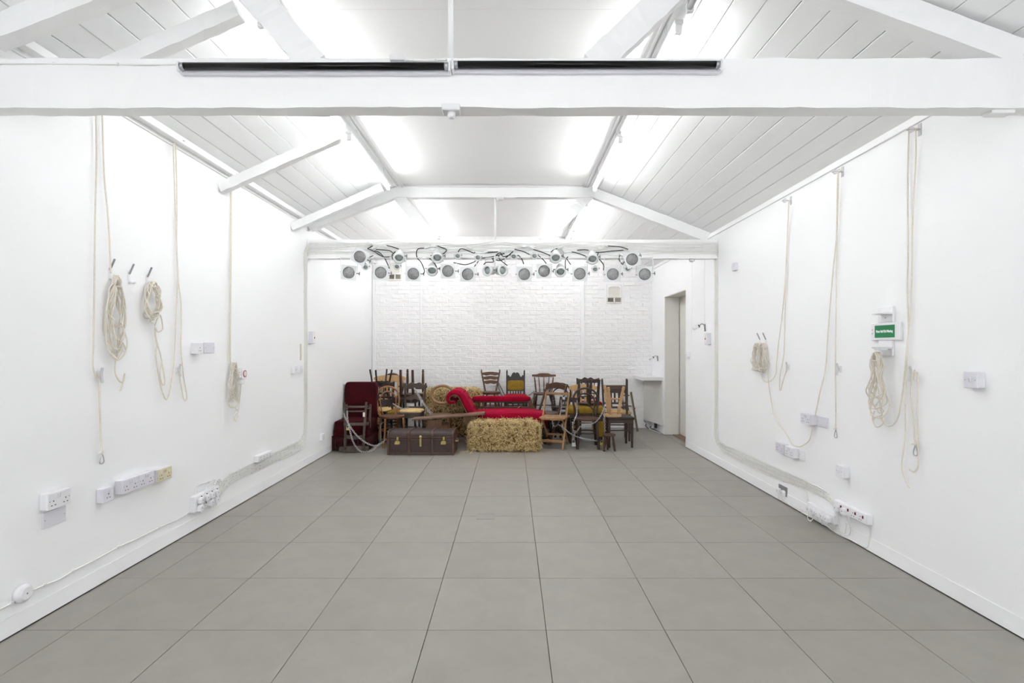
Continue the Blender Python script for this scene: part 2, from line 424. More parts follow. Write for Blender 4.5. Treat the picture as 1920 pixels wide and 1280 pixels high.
# niches with twin vents
for (q0, q1), lb in zip(NICHE, ('upper left wall niche with two small grey air vents, behind the lamps', 'arched wall niche with two small grey air vents, right on brick wall')):
    w, h = q1.x-q0.x, q0.z-q1.z
    t = thing('wall_vent', lb, 'vent', ((q0.x+q1.x)/2, YB, q1.z))
    MB().box((0, 0.004, h/2), (w+0.03, 0.004, h+0.03)).build('niche_back', 'niche_cream', t)
    zb = h*0.36; n = 10
    arch = [(-w/2*0.86, zb), (-w/2*0.86, h*0.82)]+[(-w/2*0.86*math.cos(PI*k/n), h*0.82+h*0.13*math.sin(PI*k/n)) for k in range(1, n)]+[(w/2*0.86, h*0.82), (w/2*0.86, zb)]
    outer = [(-w/2-.008, zb), (-w/2-.008, h*0.82)]+[(-(w/2+.008)*max(-1, min(1, 1.25*math.cos(PI*k/n))), h*0.82+(h*0.18+.01)*min(1, 1.6*math.sin(PI*k/n))) for k in range(1, n)]+[(w/2+.008, h*0.82), (w/2+.008, zb)]
    m = MB(); k = len(arch)
    m.add([(a, -0.012, b) for a, b in arch]+[(a, -0.012, b) for a, b in outer]+[(a, 0.008, b) for a, b in arch],
          [(i, i+1, k+i+1, k+i) for i in range(k-1)]+[(i, 2*k+i, 2*k+i+1, i+1) for i in range(k-1)])
    m.build('arch_surround', 'brick_paint', t)
    MB().box((0, -0.003, zb*0.93), (w+0.016, 0.02, zb*0.16)).box((0, -0.003, zb*0.06), (w+0.016, 0.02, zb*0.12)).box((0, -0.003, zb*0.5), (0.02, 0.02, zb)).build('vent_frame', 'brick_paint', t)
    for s in (-1, 1):
        v = MB().box((s*w*0.27, 0.0, zb*0.5), (w*0.42, 0.008, zb*0.62)).build('vent_grille', 'vent_grey', t)
        m = MB()
        for q in range(4): m.box((s*w*0.27+(q-1.5)*w*0.09, -0.006, zb*0.5), (w*0.035, 0.006, zb*0.5))
        m.build('grille_bar', 'hole' if s < 0 else 'vent_grey', v)
# ceiling: flat centre, two boarded slopes
cc = MB().box(((PL+PR)/2, (YB+YF)/2, ZC+0.06), (PR-PL+0.1, YB-YF+0.4, 0.08)).build('ceiling_centre', 'panel_paint'); struct(cc)
for y0, y1 in ((YF, 0.62), (0.626, 3.09), (3.0915, 6.36), (6.5, YB)):
    MB().box(((PL+PR)/2, (y0+y1)/2, ZC+0.01), (PR-PL, y1-y0, 0.02)).build('ceiling_panel', 'panel_paint', cc, 0.001)
def slope(name, xa, za, xb, zb, nb):
    a, c = Vector((xa, 0, za)), Vector((xb, 0, zb)); d = (c-a); L = d.length; d.normalize()
    up = Vector((0, -1, 0)).cross(d) if d.x > 0 else d.cross(Vector((0, -1, 0)))
    if up.z < 0: up = -up
    mid = (a+c)/2+up*0.07
    root = MB().add([p+Vector((0, y, 0)) for y in (YF-0.1, YB+0.1) for p in (a-d*0.25+up*0.02, c+d*0.02+up*0.02, c+d*0.02+up*0.12, a-d*0.25+up*0.12)],
                    [(0, 1, 2, 3), (7, 6, 5, 4), (0, 4, 5, 1), (1, 5, 6, 2), (2, 6, 7, 3), (3, 7, 4, 0)]).build(name, 'board_paint')
    struct(root); bwid = L/nb
    ang = math.atan2(d.z, d.x); rr = random.Random(len(name))
    for i in range(nb):
        p = a+d*(i+0.5)*bwid+up*0.009
        me = MB().box((0, 0, 0), (bwid-0.0035, YB-YF, 0.018)).mesh('ceiling_board', 'board_paint', 0.003)
        link('ceiling_board', me, root, loc=(p.x, (YB+YF)/2, p.z+rr.uniform(0, 0.003)), rot=(0, -ang+rr.uniform(-.018, .018), 0))
slope('ceiling_left', XL, EL, PL, ZC, 8)
slope('ceiling_right', XR, ER, PR, ZC, 11)
# eaves cornice on the left, mouldings beside the flat ceiling
def run(name, boxes, m='beam_paint', bev=0.003):
    mb = MB()
    for x, z, w, h in boxes: mb.box((x, (YB+YF)/2, z), (w, YB-YF, h))
    return struct(mb.build(name, m, None, bev))
run('trim_4', [(XL+0.035, EL-0.005, 0.07, 0.05), (XL+0.006, EL-0.04, 0.012, 0.03)])
run('trim_5', [(PL+0.005, ZC-0.004, 0.05, 0.014), (PL-0.045, ZC-0.02, 0.03, 0.024), (PL-0.008, ZC-0.012, 0.02, 0.02)])
run('trim_6', [(PR-0.005, ZC-0.004, 0.05, 0.014), (PR+0.045, ZC-0.016, 0.03, 0.024), (PR+0.008, ZC-0.012, 0.02, 0.02)])
run('trim_7', [(XR-0.008, ER-0.02, 0.016, 0.05)])

# ------------------------------------------------------------ roof trusses
def rough_beam(p0, p1, w, h, seed, n=22, amp=0.003, up=(0, 0, 1)):
    p0, p1 = Vector(p0), Vector(p1); a = (p1-p0).normalized(); u = Vector(up); r = a.cross(u).normalized(); u = r.cross(a)
    rr = random.Random(seed); mb = MB(); vs = []
    for i in range(n+1):
        p = p0.lerp(p1, i/n)
        for q, s in ((-1, -1), (1, -1), (1, 1), (-1, 1)):
            e = 0 if i in (0, n) else amp
            vs.append(p+r*(q*w/2+rr.uniform(-e, e))+u*(s*h/2+rr.uniform(-e, e)))
    fs = [(0, 3, 2, 1), tuple(4*n+k for k in (0, 1, 2, 3))]
    for i in range(n):
        for k in range(4):
            l = (k+1) % 4; fs.append((4*i+k, 4*i+l, 4*i+4+l, 4*i+4+k))
    return mb.add(vs, fs)
def truss(Y, zb, zt, label, seed, th=0.09):
    t = thing('roof_truss', label, 'roof beam', (0, Y, 0))
    rough_beam((XL+0.001, 0, (zb+zt)/2), (XR-0.001, 0, (zb+zt)/2), th, zt-zb, seed, 60).build('tie_beam', 'beam_paint', t)
    CZ = 3.33
    rough_beam((XL+0.01, 0, 2.925), (-1.34, 0, CZ+0.03), th, 0.12, seed+1).build('rafter', 'beam_paint', t)
    rough_beam((XR-0.12, 0, zt+0.03), (0.93, 0, CZ+0.03), th, 0.12, seed+2).build('rafter', 'beam_paint', t)
    rough_beam((-0.93, 0, zt-0.02), (-1.42, 0, CZ), th*0.8, 0.13, seed+3).build('strut', 'beam_paint', t)
    rough_beam((0.39, 0, zt-0.02), (0.97, 0, CZ), th*0.8, 0.13, seed+4).build('strut', 'beam_paint', t)
    rough_beam((-1.42, 0, CZ), (0.97, 0, CZ), th, 0.12, seed+5).build('collar', 'beam_paint', t)
    MB().cyl((-0.29 if Y < 4 else -0.2, 0, zt-0.01), (-0.29 if Y < 4 else -0.2, 0, CZ), 0.013, n=10).build('hanger_rod', 'beam_paint', t)
    return t
TY1, TY2 = 2.50, 6.44
t1 = truss(TY1, 2.56, 2.79, 'large white painted roof truss across the front of the room', 11)
t2 = truss(TY2, 2.525, 2.755, 'white painted roof truss that carries the row of stage lamps', 21)
MB().box((0.3, -0.065, 3.26), (0.5, 0.004, 0.002)).build('dark_line', 'hole', t2)  # thin dark line just below the collar
t0 = truss(-1.4, 2.56, 2.79, 'white painted roof truss behind the camera', 31)
# loose rafters on the left slope
for (y, lb) in ((2.83, 'white sloping brace on the left just behind the front truss'), (4.49, 'white sloping brace with cut end halfway along left wall'),
                (5.95, 'white sloping brace with cut end in front of lamp truss')):
    o = rough_beam((XL+0.002, y, 2.80), (-1.47, y, 3.25), 0.07, 0.085, int(y*10)).build('roof_brace', 'beam_paint')
    tag(o, lb, 'roof beam')

# ------------------------------------------------------------ fluorescent lights
def fluoro(x, y0, y1, z, label, side, lit=True):
    t = thing('fluorescent_light', label, 'light', (x, (y0+y1)/2, z), (0, 0, 0), 'fluorescent tubes along the ceiling')
    L = y1-y0; sg = -1 if side == 'L' else 1
    MB().box((sg*.004, 0, 0.044), (0.05, L, 0.026)).build('housing', 'lamp_white', t, 0.004)
    for s in (-.34, .34): MB().cyl((sg*.004, s*L, 0.055), (sg*.004, s*L, 0.17), 0.004, n=8).build('hanger', 'lamp_white', t)
    MB().cyl((0, -L/2+0.04, 0), (0, L/2-0.04, 0), 0.0165, n=12).build('tube', ('tube_lit_rear' if y1 < 1 else 'tube_lit_far' if y0 > 6.5 else 'tube_lit') if lit else 'plastic_grey', t)
    for s in (-1, 1):
        e = MB().box((sg*.006, s*(L/2-0.022), 0.012), (0.036, 0.028, 0.06)).build('end_holder', 'plastic', t, 0.004)
TZ = 3.235; KT = (TZ-CAMZ)/(3.345-CAMZ); ky = lambda v: v*KT if 1 < v < 6.5 else v
YS = [(-3.2, -1.7), (-1.2, 0.3), (0.45, 0.98), (3.08, 4.62), (4.76, 6.32), (6.6, 8.0), (8.05, 9.3)]
NM = ['rearmost behind the camera', 'second behind the camera', 'above the camera', 'just behind the front truss', 'in front of the lamp truss', 'just beyond the lamp truss', 'nearest the brick wall']
for (a, b), n in zip(YS, NM):
    fluoro(-1.475*KT, ky(a), ky(b), TZ, ('unlit' if n == NM[2] else 'lit')+' fluorescent tube on the left ceiling slope, '+n, 'L', n != NM[2])
for (a, b), n in zip([(-3.2, -1.7), (-1.2, 0.3), (1.4, 2.98), (3.14, 4.72), (4.82, 6.36), (6.6, 8.0), (8.05, 9.3)], NM):
    fluoro(1.0*KT, ky(a), ky(b), TZ, ('unlit' if n == NM[2] else 'lit')+' fluorescent tube on the right ceiling slope, '+n, 'R', n != NM[2])

# ------------------------------------------------------------ black-light tubes on the front tie beam
FY = TY1-0.045
def blacklight(x0, x1, y, label):
    a, b = P(x0, y, FY-0.03), P(x1, y, FY-0.03); L = b.x-a.x
    t = thing('black_light_tube', label, 'light', ((a.x+b.x)/2, FY, a.z), (0, 0, 0))
    MB().box((0, -0.012, -0.006), (L-0.01, 0.022, 0.036)).build('housing', 'plastic_cool', t, 0.003)
    MB().cyl((-L/2+0.03, -0.04, 0.004), (L/2-0.03, -0.04, 0.004), 0.0165, n=14).build('tube', 'black_glass', t)
    for s in (-1, 1):
        e = MB().box((s*(L/2-0.006), -0.03, 0.0), (0.012, 0.05, 0.05)).build('end_holder', 'plastic', t, 0.004)
        MB().cyl((s*(L/2-0.03), -0.04, 0.004), (s*(L/2-0.012), -0.04, 0.004), 0.0168, n=12).build('metal_cap', 'steel', e)
blacklight(336, 846, 128, 'black glass ultraviolet tube, left one on the front beam')
blacklight(847, 1352, 125, 'black glass ultraviolet tube, right one on the front beam')
def cable(name, pts, r, m, label, cat='cable', group=None, clips=0, n=6, k=5, clipmat='clip_white', parent=None):
    sp = smooth_path(pts, k)
    o = MB().tube(sp, r, n).build(name, m, parent)
    if label: tag(o, label, cat, group)
    if clips:
        mb = MB()
        for i in range(clips):
            j = int((i+0.5)/clips*(len(sp)-1)); mb.box(sp[j], (r*2.8, r*3.6, r*2.8))
        mb.build('cable_clip', clipmat, o, kind='stuff')
    return o
pp = [P(x, y, FY-0.004) for x, y in ((-30, 119), (60, 119), (170, 120), (300, 121), (420, 119), (590, 118), (730, 118), (760, 113), (800, 114), (838, 112))]
cable('beam_cable', pp, 0.0035, 'cable_white', 'thin white cable clipped along the top of the front beam', clips=9)
jb = P(746, 112, FY); o = MB().box((0, -0.012, 0), (0.07, 0.024, 0.025)).build('junction_box', 'plastic', None, 0.003, loc=jb); tag(o, 'small white junction box on top edge of front beam', 'junction box')
# motion sensor under the front beam, small block at right
c = P(848, 205, TY1); t = thing('motion_sensor', 'small square motion sensor under the middle of front beam', 'sensor', (c.x, TY1-0.01, 2.56))
MB().box((0, -0.02, -0.004), (0.085, 0.07, 0.03)).build('sensor_base', 'plastic', t, 0.004)
MB().lathe((0, -0.02, -0.015), (0, -0.02, -0.045), [(0, .02), (.6, .02), (1, .012)], 14).build('sensor_dome', 'plastic', t)
o = MB().box((0, 0, -0.006), (0.11, 0.06, 0.02)).build('beam_bracket', 'beam_paint', None, 0.004, loc=(P(1872, 210, TY1).x, TY1, 2.56)); tag(o, 'flat white bracket under the right end of front beam', 'bracket')
c = P(938, 377, TY2)
o = MB().lathe((0, 0, 0), (0, 0, -0.03), [(0, .045), (.5, .045), (1, .03)], 16).build('smoke_detector', 'plastic', None, loc=(c.x, TY2-0.02, 3.27)); tag(o, 'round white smoke detector under collar of the lamp truss', 'smoke detector')
c = P(1297, 489, TY2)
t = thing('pull_switch', 'round white pull-cord switch under right end of lamp truss', 'switch', (c.x, TY2, 2.525))
MB().lathe((0, 0, 0), (0, 0, -0.035), [(0, .035), (.6, .035), (1, .02)], 16).build('switch_body', 'plastic', t)
MB().tube([(0, 0, -.03), (.002, 0, -.5), (0, 0, -.985)], 0.0016, 5).build('pull_cord', 'cable_white', t)
# floor box
a, b = P(895, 968, 4.45), P(927, 968, 4.45)
t = thing('floor_box', 'flush metal floor socket box set into the grey tiles', 'floor socket', ((a.x+b.x)/2, 4.46, 0.0))
m = MB(); W, D = b.x-a.x, 0.14
for s in (-1, 1): m.box((s*W/2, 0, 0.001), (0.004, D, 0.003)); m.box((0, s*D/2, 0.001), (W, 0.004, 0.003))
m.box((0.01, 0, 0.001), (0.003, D, 0.003)); m.build('lid_frame', 'steel_dull', t)
MB().box((0, 0, 0.0005), (W-0.006, D-0.006, 0.001)).build('lid', 'tile2', t)
# wash counter in the far right corner
t = thing('wash_counter', 'white wall-hung wash counter with boxed-in front beside the door', 'counter', (XR, 9.05, 0))
MB().box((-0.17, -0.02, 0.92), (0.34, 0.68, 0.058)).build('counter_top', 'plastic', t, 0.004)
MB().prism([(-0.155, 0.33), (-0.02, -0.35), (-0.001, -0.35), (-0.001, 0.33)], 0.15, 0.89, 'xy').build('cabinet_box', 'door_paint', t, 0.002)
MB().tube(smooth_path([(-0.03, 0.1, 0.15), (-0.035, 0.1, 0.08), (-0.06, 0.1, 0.05), (-0.001, 0.1, 0.05)], 5), 0.02, 10).build('drain_pipe', 'plastic', t)
c1 = cable('floor_cable', [(XR-0.13, 9.3, 0.1), (XR-0.11, 9.2, 0.06), (XR-0.12, 9.1, 0.03), (XR-0.06, 8.95, 0.01), (XR-0.02, 8.75, 0.005)], 0.006, 'cable_white', 'white cable trailing on the floor under the wash counter')
c1 = cable('floor_cable', [(XR-0.16, 9.35, 0.14), (XR-0.13, 9.3, 0.1), (XR-0.145, 9.28, 0.05), (XR-0.1, 9.25, 0.02), (XR-0.07, 9.2, 0.06)], 0.006, 'cable_black', 'black cable curled on the floor under the wash counter')
o = MB().box((0, 0, 0.0), (0.04, 0.06, 0.09)).build('pump_unit', 'hole', None, 0.006, loc=(XR-0.045, 9.0, 0.105)); tag(o, 'small black pump box under the wash counter', 'pump')

# ============================================================ SOCKETS AND SWITCHES ON THE WALLS
def wthing(name, label, cat, side, px, py, depth=0.0, group=None):
    p = WALL[side](px, py, depth).copy()
    if side == 'L': p.x = XL
    elif side == 'R': p.x = XR
    else: p.y = YB
    return thing(name, label, cat, p, (0, 0, WROT[side]), group)
def pins(mb, x, z, d):
    mb.box((x, -d-0.0004, z+0.013), (0.004, 0.002, 0.008)); mb.box((x-0.011, -d-0.0004, z-0.009), (0.0075, 0.002, 0.004)); mb.box((x+0.011, -d-0.0004, z-0.009), (0.0075, 0.002, 0.004))
def screws(t, x, w, d):
    mb = MB()
    for s in (-1, 1): mb.cyl((x+s*(w/2-0.012), -d+0.001, 0), (x+s*(w/2-0.012), -d-0.0008, 0), 0.0028, n=8)
    mb.build('screw', 'steel_dull', t, kind='stuff')
def socket(side, px, py, label, kind='double', d=0.045, m='plastic', boxm=None, n=1, name=None, cat='socket', sw=True):
    W = {'double': 0.146, 'single': 0.086, 'blank': 0.146, 'blank1': 0.086, 'switch': 0.086}[kind]
    nm = name or {'double': 'wall_socket', 'single': 'wall_socket', 'blank': 'blank_plate', 'blank1': 'blank_plate', 'switch': 'light_switch'}[kind]
    t = wthing(nm, label, cat, side, px, py, d)
    tw = W*n
    if d > 0.015: MB().box((0, -(d-0.009)/2, 0), (tw, d-0.009, 0.086)).build('back_box', boxm or m, t, 0.003)
    for i in range(n):
        x = (i-(n-1)/2)*W
        MB().box((x, -d+min(d, 0.01)/2, 0), (W-0.001, min(d, 0.01), 0.087)).build('face_plate', m, t, 0.0025)
        if kind in ('double', 'single'):
            mb = MB()
            if kind == 'double':
                for s in (-1, 1): pins(mb, x+s*0.038, -0.014, d)
            else: pins(mb, x, -0.008, d)
            mb.build('pin_hole', 'hole', t, kind='stuff')
            if sw:
                for q in ((-0.0085, 0.0085) if kind == 'double' else (0.0,)):
                    MB().box((x+q, -d-0.002, 0.022), (0.012, 0.006, 0.022), Matrix.Rotation(0.15, 3, 'X')).build('rocker', m, t, 0.001)
        if kind == 'switch':
            MB().box((x, -d-0.003, 0), (0.014, 0.009, 0.024), Matrix.Rotation(0.2, 3, 'X')).build('rocker', m, t, 0.001)
        if kind != 'single': screws(t, x, W, d)
    return t
socket('L', 112, 935, 'white double socket on deep box, leftmost, above the blank plate', 'double', 0.045)
socket('L', 103, 969, 'flat blank white plate under the leftmost double socket', 'blank', 0.008, 'plastic_cool', cat='cover plate')
socket('L', 203.5, 927, 'white single socket between leftmost double and the four-gang box', 'single', 0.042, 'plastic_cool')
socket('L', 261, 903, 'long white four-gang socket box on the left wall', 'double', 0.05, 'plastic_cool', n=2)
socket('L', 310, 888, 'yellowed beige double socket on deep white box, left wall', 'double', 0.05, 'plastic_aged', 'plastic_cool')
t = socket('L', 375, 653, 'white single outlet on deep box beside blank plate, left wall', 'single', 0.045, sw=False)
MB().box((0.0, -0.047, -0.035), (0.02, 0.012, 0.03)).build('cord_outlet', 'plastic', t, 0.003)
socket('L', 393, 652, 'flat blank plate to the right of the single outlet, left wall', 'blank', 0.01, 'plastic_cool', cat='cover plate')
t = socket('L', 450, 699, 'white switched socket beside the hanging rope coil, left wall', 'single', 0.04, sw=False)
t = wthing('timer_plug', 'white timer plug with red ring beside rope coil, left wall', 'timer', 'L', 459, 702, 0.05)
MB().box((0, -0.025, 0), (0.075, 0.05, 0.085)).build('timer_body', 'plastic', t, 0.006)
MB().tube([(0.028*math.cos(2*PI*k/20), -0.051, 0.008+0.028*math.sin(2*PI*k/20)) for k in range(20)], 0.004, 6, True).build('dial_ring', 'red_plastic', t)
MB().cyl((0, -0.05, 0.008), (0, -0.056, 0.008), 0.022, n=16).build('dial', 'plastic', t)
MB().box((-0.02, -0.03, -0.065), (0.05, 0.04, 0.04)).build('plug', 'plastic', t, 0.005)
socket('L', 555.5, 693, 'white light switch on deep box near the vertical cable bundle', 'switch', 0.04, cat='switch')
socket('L', 565, 692.5, 'small white round-dial switch right beside the vertical cable bundle, left', 'switch', 0.02, cat='switch')
o = MB().box((0, -0.006, 0), (0.022, 0.012, 0.19)).build('wall_strip', 'plastic_aged', None, 0.002, loc=LW(563, 660), rot=(0, 0, PI/2)); tag(o, 'narrow cream vertical strip on left wall above the switch', 'strip')
def firebox(side, px, py, label):
    t = wthing('isolator_switch', label, 'switch', side, px, py, 0.05)
    MB().box((0, -0.022, 0), (0.09, 0.044, 0.15)).build('switch_box', 'plastic_cool', t, 0.004)
    MB().box((0, -0.048, 0), (0.08, 0.008, 0.14)).build('cover', 'plastic', t, 0.003)
    MB().box((0, -0.055, 0.0), (0.014, 0.008, 0.02)).build('red_rocker', 'red_plastic', t, 0.002)
firebox('L', 589, 633, 'tall white isolator box with red switch beyond truss, left wall')
firebox('R', 1323, 635, 'tall white isolator box with red switch beyond truss, right wall')
socket('L', 607, 819, 'small white socket low on left wall beside the velvet chair', 'single', 0.04)
socket('R', 1819, 712, 'white light switch on deep box, nearest on the right wall', 'switch', 0.045, 'plastic_cool', cat='switch')
socket('R', 1510, 785, 'white double socket left of the flat blank plate, right wall', 'double', 0.06, 'plastic_cool')
socket('R', 1542, 791, 'flat blank white plate beside double socket on right wall', 'blank', 0.01, 'plastic_cool', cat='cover plate')
socket('R', 1461.5, 839, 'cool white double socket, left of the joined pair on right wall', 'double', 0.05, 'plastic_cool')
socket('R', 1479, 846.5, 'warm white double socket, right of the joined pair on right wall', 'double', 0.055, 'plastic')
socket('R', 1503, 853, 'flat single plate beside the joined pair of sockets, right wall', 'blank1', 0.01, 'plastic', cat='cover plate')
socket('R', 1573, 883, 'white light switch above the red-switched extension block, right wall', 'switch', 0.055, 'plastic', cat='switch')
socket('R', 1375, 500, 'small white box high on right wall beside lamp truss', 'blank1', 0.035, 'plastic_cool', cat='box', name='wall_box')
socket('R', 1288, 665, 'small white light switch beside the door recess', 'switch', 0.03, 'plastic', cat='switch')
# plugs and extension blocks
def plug(t, x, z, d, m='plastic'):
    p = MB().prism([(x-0.024, z-0.024), (x+0.024, z-0.024), (x+0.024, z+0.012), (x+0.012, z+0.024), (x-0.012, z+0.024), (x-0.024, z+0.012)], -d-0.03, -d).build('plug', m, t, 0.004)
    MB().cyl((x, -d-0.018, z-0.02), (x, -d-0.018, z-0.045), 0.006, 0.004, 8).build('cord_grip', m, p)
    MB().cyl((x, -d-0.029, z), (x, -d-0.031, z), 0.0035, n=8).build('screw', 'hole', p)
def block(side, px, py, label, n=4, L=0.34, h=0.06, d=0.04, plugs=(), reds=True, tilt=0.0):
    t = wthing('extension_block', label, 'extension lead', side, px, py, d)
    MB().box((0, -d/2, 0), (L, d, h)).build('block_body', 'plastic', t, 0.005)
    g = L*0.86/n; mb = MB()
    for i in range(n):
        x = (i-(n-1)/2)*g
        if i in plugs: plug(t, x, -0.008, d)
        else: pins(mb, x, -0.008, d)
        if reds: MB().box((x+g*0.36, -d-0.002, 0.008), (0.011, 0.006, 0.02)).build('rocker', 'dark_red_plastic', t, 0.001)
    if mb.v: mb.build('pin_hole', 'hole', t, kind='stuff')
    return t
block('L', 389, 928, 'upper extension block full of white plugs, low on left wall', 4, 0.34, 0.07, 0.04, (0, 1, 2, 3))
block('L', 388, 942, 'lower extension block with red switches, low on left wall', 4, 0.34, 0.066, 0.04, (0, 2, 3))
block('L', 498, 855, 'long white empty socket strip above cable bundle on left wall', 4, 0.30, 0.065, 0.045, (), False)
t = socket('R', 1467, 919, 'grey steel double socket with two white plugs, low on right wall', 'double', 0.01, 'steel_dull', sw=False)
plug(t, -0.04, -0.014, 0.01); plug(t, 0.036, -0.014, 0.01)
block('R', 1537, 961, 'low extension block full of plugs near floor, right wall', 5, 0.36, 0.075, 0.04, (0, 1, 2, 3, 4), False)
block('R', 1592, 959, 'extension block with dark red switches, nearest low on right wall', 4, 0.38, 0.075, 0.045, (0, 1), True)
# round junction box low on the left
t = wthing('junction_box', 'round white junction box low on the left wall', 'junction box', 'L', 49, 1112, 0.03)
MB().lathe((0, 0, 0), (0, -0.036, 0), [(0, .046), (.6, .046), (.75, .042), (.85, .034), (1, .03)], 24).build('box_body', 'plastic', t)
MB().cyl((0, -0.036, 0), (0, -0.038, 0), 0.004, n=8).build('screw', 'steel_dull', t)
cable('wall_cable', [LW(x, y, 0.006) for x, y in ((-40, 1160), (0, 1142), (18, 1132), (34, 1121))], 0.0045, 'cable_white', 'white cable entering the round junction box from the left', clips=2)
cable('wall_cable', [LW(x, y, 0.006) for x, y in ((62, 1106), (84, 1096), (110, 1086), (137, 1070), (180, 1048), (222, 1025), (258, 1009), (299, 988), (330, 975), (350, 963), (364, 952), (367, 938), (367, 915))], 0.0045, 'cable_white',
      'white clipped cable rising from the round junction box, left wall', clips=6)

# ------------------------------------------------------------ cable bundles: wall, post, lamp beam
BF = TY2-0.045
rc = random.Random(5)
NB = 9
for i in range(NB):
    f = i/(NB-1)
    pts = [LW(395+4*(i % 3), 918+3*(i % 4), 0.04), LW(408+2*(i % 3), 914+f*12, 0.02)]
    for x, y0, y1 in ((425, 893, 911), (450, 879, 897), (480, 865, 884), (510, 850, 869), (540, 836, 855), (560, 826, 843), (568, 815, 832)):
        pts.append(LW(x+(f*4 if x > 555 else 0), y0+(y1-y0)*f+rc.uniform(-0.7, 0.7), 0.006+0.002*(i % 2)))
    xx = 570.5+f*5.5
    for y in (800, 740, 680, 620, 560, 510, 475): pts.append(LW(xx+rc.uniform(-0.4, 0.4), y, 0.006))
    zz = 2.585+0.13*(1-f)
    xe = [-0.2, 1.1, 1.9, 0.4, -0.6, 2.2, 1.5, 0.1, -1.0][i]; x = XL+0.06
    pts.append(Vector((XL+0.02, BF-0.012, zz-0.02))); pts.append(Vector((x, BF-0.006, zz)))
    while x < xe:
        x += 0.32; amp = 0.006 if x < -1.9 else 0.035
        pts.append(Vector((x, BF-0.006-rc.uniform(0, 0.006), max(2.56, min(2.74, zz+rc.uniform(-amp, amp))))))
    cable('bundle_cable', pts, 0.0032, 'cable_cream' if i % 3 == 1 else 'cable_white', '%s cable from top in the bundle from left extension blocks to lamp truss' % ordn(i), 'cable', 'left cable bundle', clips=26, n=5, k=4)
for i in range(NB):
    f = i/(NB-1)
    pts = [RW(1574-3*(i % 4), 962, 0.03), RW(1570-3*(i % 3), 955, 0.02)]
    for x, y0, y1 in ((1560, 935, 946), (1545, 918, 932), (1520, 905, 921), (1490, 892, 909), (1460, 879, 898), (1430, 865, 885), (1400, 851, 871), (1370, 838, 856), (1354, 830, 846)):
        pts.append(RW(x, y0+(y1-y0)*f+rc.uniform(-0.7, 0.7), 0.006+0.002*(i % 2)))
    xx = 1340+(1-f)*6
    for y in (818, 760, 700, 640, 580, 530, 480): pts.append(RW(xx+rc.uniform(-0.4, 0.4), y, 0.006))
    zz = 2.585+0.13*(1-f)
    xe = [0.1, -1.1, -1.8, 0.6, 1.1, -2.0, -0.7, 0.3, 1.3][i]; x = XR-0.06
    pts.append(Vector((XR-0.02, BF-0.012, zz-0.02))); pts.append(Vector((x, BF-0.006, zz)))
    while x > xe:
        x -= 0.32; amp = 0.006 if x > 1.7 else 0.035
        pts.append(Vector((x, BF-0.007-rc.uniform(0, 0.006), max(2.56, min(2.74, zz+rc.uniform(-amp, amp))))))
    cable('bundle_cable', pts, 0.0032, 'cable_cream' if i % 3 == 1 else 'cable_white', '%s cable from top in the bundle from right extension blocks to lamp truss' % ordn(i), 'cable', 'right cable bundle', clips=26, n=5, k=4)
# leads around the extension blocks
def leads(side, lst, lab, grp):
    for i, pts in enumerate(sorted(lst, key=lambda p: p[0][0])):
        cable('plug_lead', [WALL[side](x, y, o) for x, y, o in pts], 0.0036, 'cable_white', lab+', %s from left' % ordn(i), 'cable', grp, n=5, clips=2)
leads('L', [[(378, 948, .05), (374, 955, .04), (369, 952, .02), (366, 945, .006), (366, 918, .006), (372, 909, .006), (392, 903, .006), (402, 899, .006), (412, 905, .006)],
            [(395, 938, .06), (398, 950, .05), (404, 949, .03), (410, 935, .01), (418, 918, .006), (430, 909, .006)],
            [(384, 925, .07), (388, 912, .05), (396, 906, .03), (405, 901, .02), (413, 902, .008)],
            [(404, 932, .06), (411, 938, .05), (412, 925, .03), (419, 912, .01), (440, 903, .006)],
            [(400, 918, .07), (405, 902, .05), (411, 898, .03), (417, 905, .006)]],
      'white plug lead looping around left extension blocks', 'left plug leads')
leads('R', [[(1516, 965, .07), (1514, 970, .06), (1518, 976, .05), (1524, 972, .03), (1522, 964, .02), (1500, 955, .006), (1480, 945, .006), (1462, 936, .01), (1459, 928, .03), (1463, 924, .04)],
            [(1514, 943, .006), (1514, 930, .006), (1510, 918, .006), (1504, 908, .006)],
            [(1533, 970, .07), (1536, 978, .05), (1552, 986, .03), (1562, 992, .01), (1572, 990, .006), (1572, 980, .006), (1566, 960, .02)],
            [(1576, 955, .06), (1586, 978, .04), (1586, 992, .02), (1583, 1000, .006), (1568, 992, .006), (1550, 985, .006)],
            [(1589, 962, .06), (1594, 985, .03), (1594, 998, .01), (1588, 1004, .006), (1568, 998, .006), (1545, 982, .006)],
            [(1560, 970, .06), (1564, 985, .03), (1563, 994, .01), (1572, 994, .006), (1574, 985, .006), (1570, 965, .02)],
            [(1618, 969, .02), (1628, 981, .008), (1631, 996, .006), (1630, 1013, .006), (1624, 1026, .006), (1600, 1014, .006), (1570, 1000, .006), (1540, 980, .006), (1510, 964, .006), (1482, 947, .006), (1468, 934, .02), (1467, 924, .04)]],
      'white plug lead looping around right extension blocks', 'right plug leads')

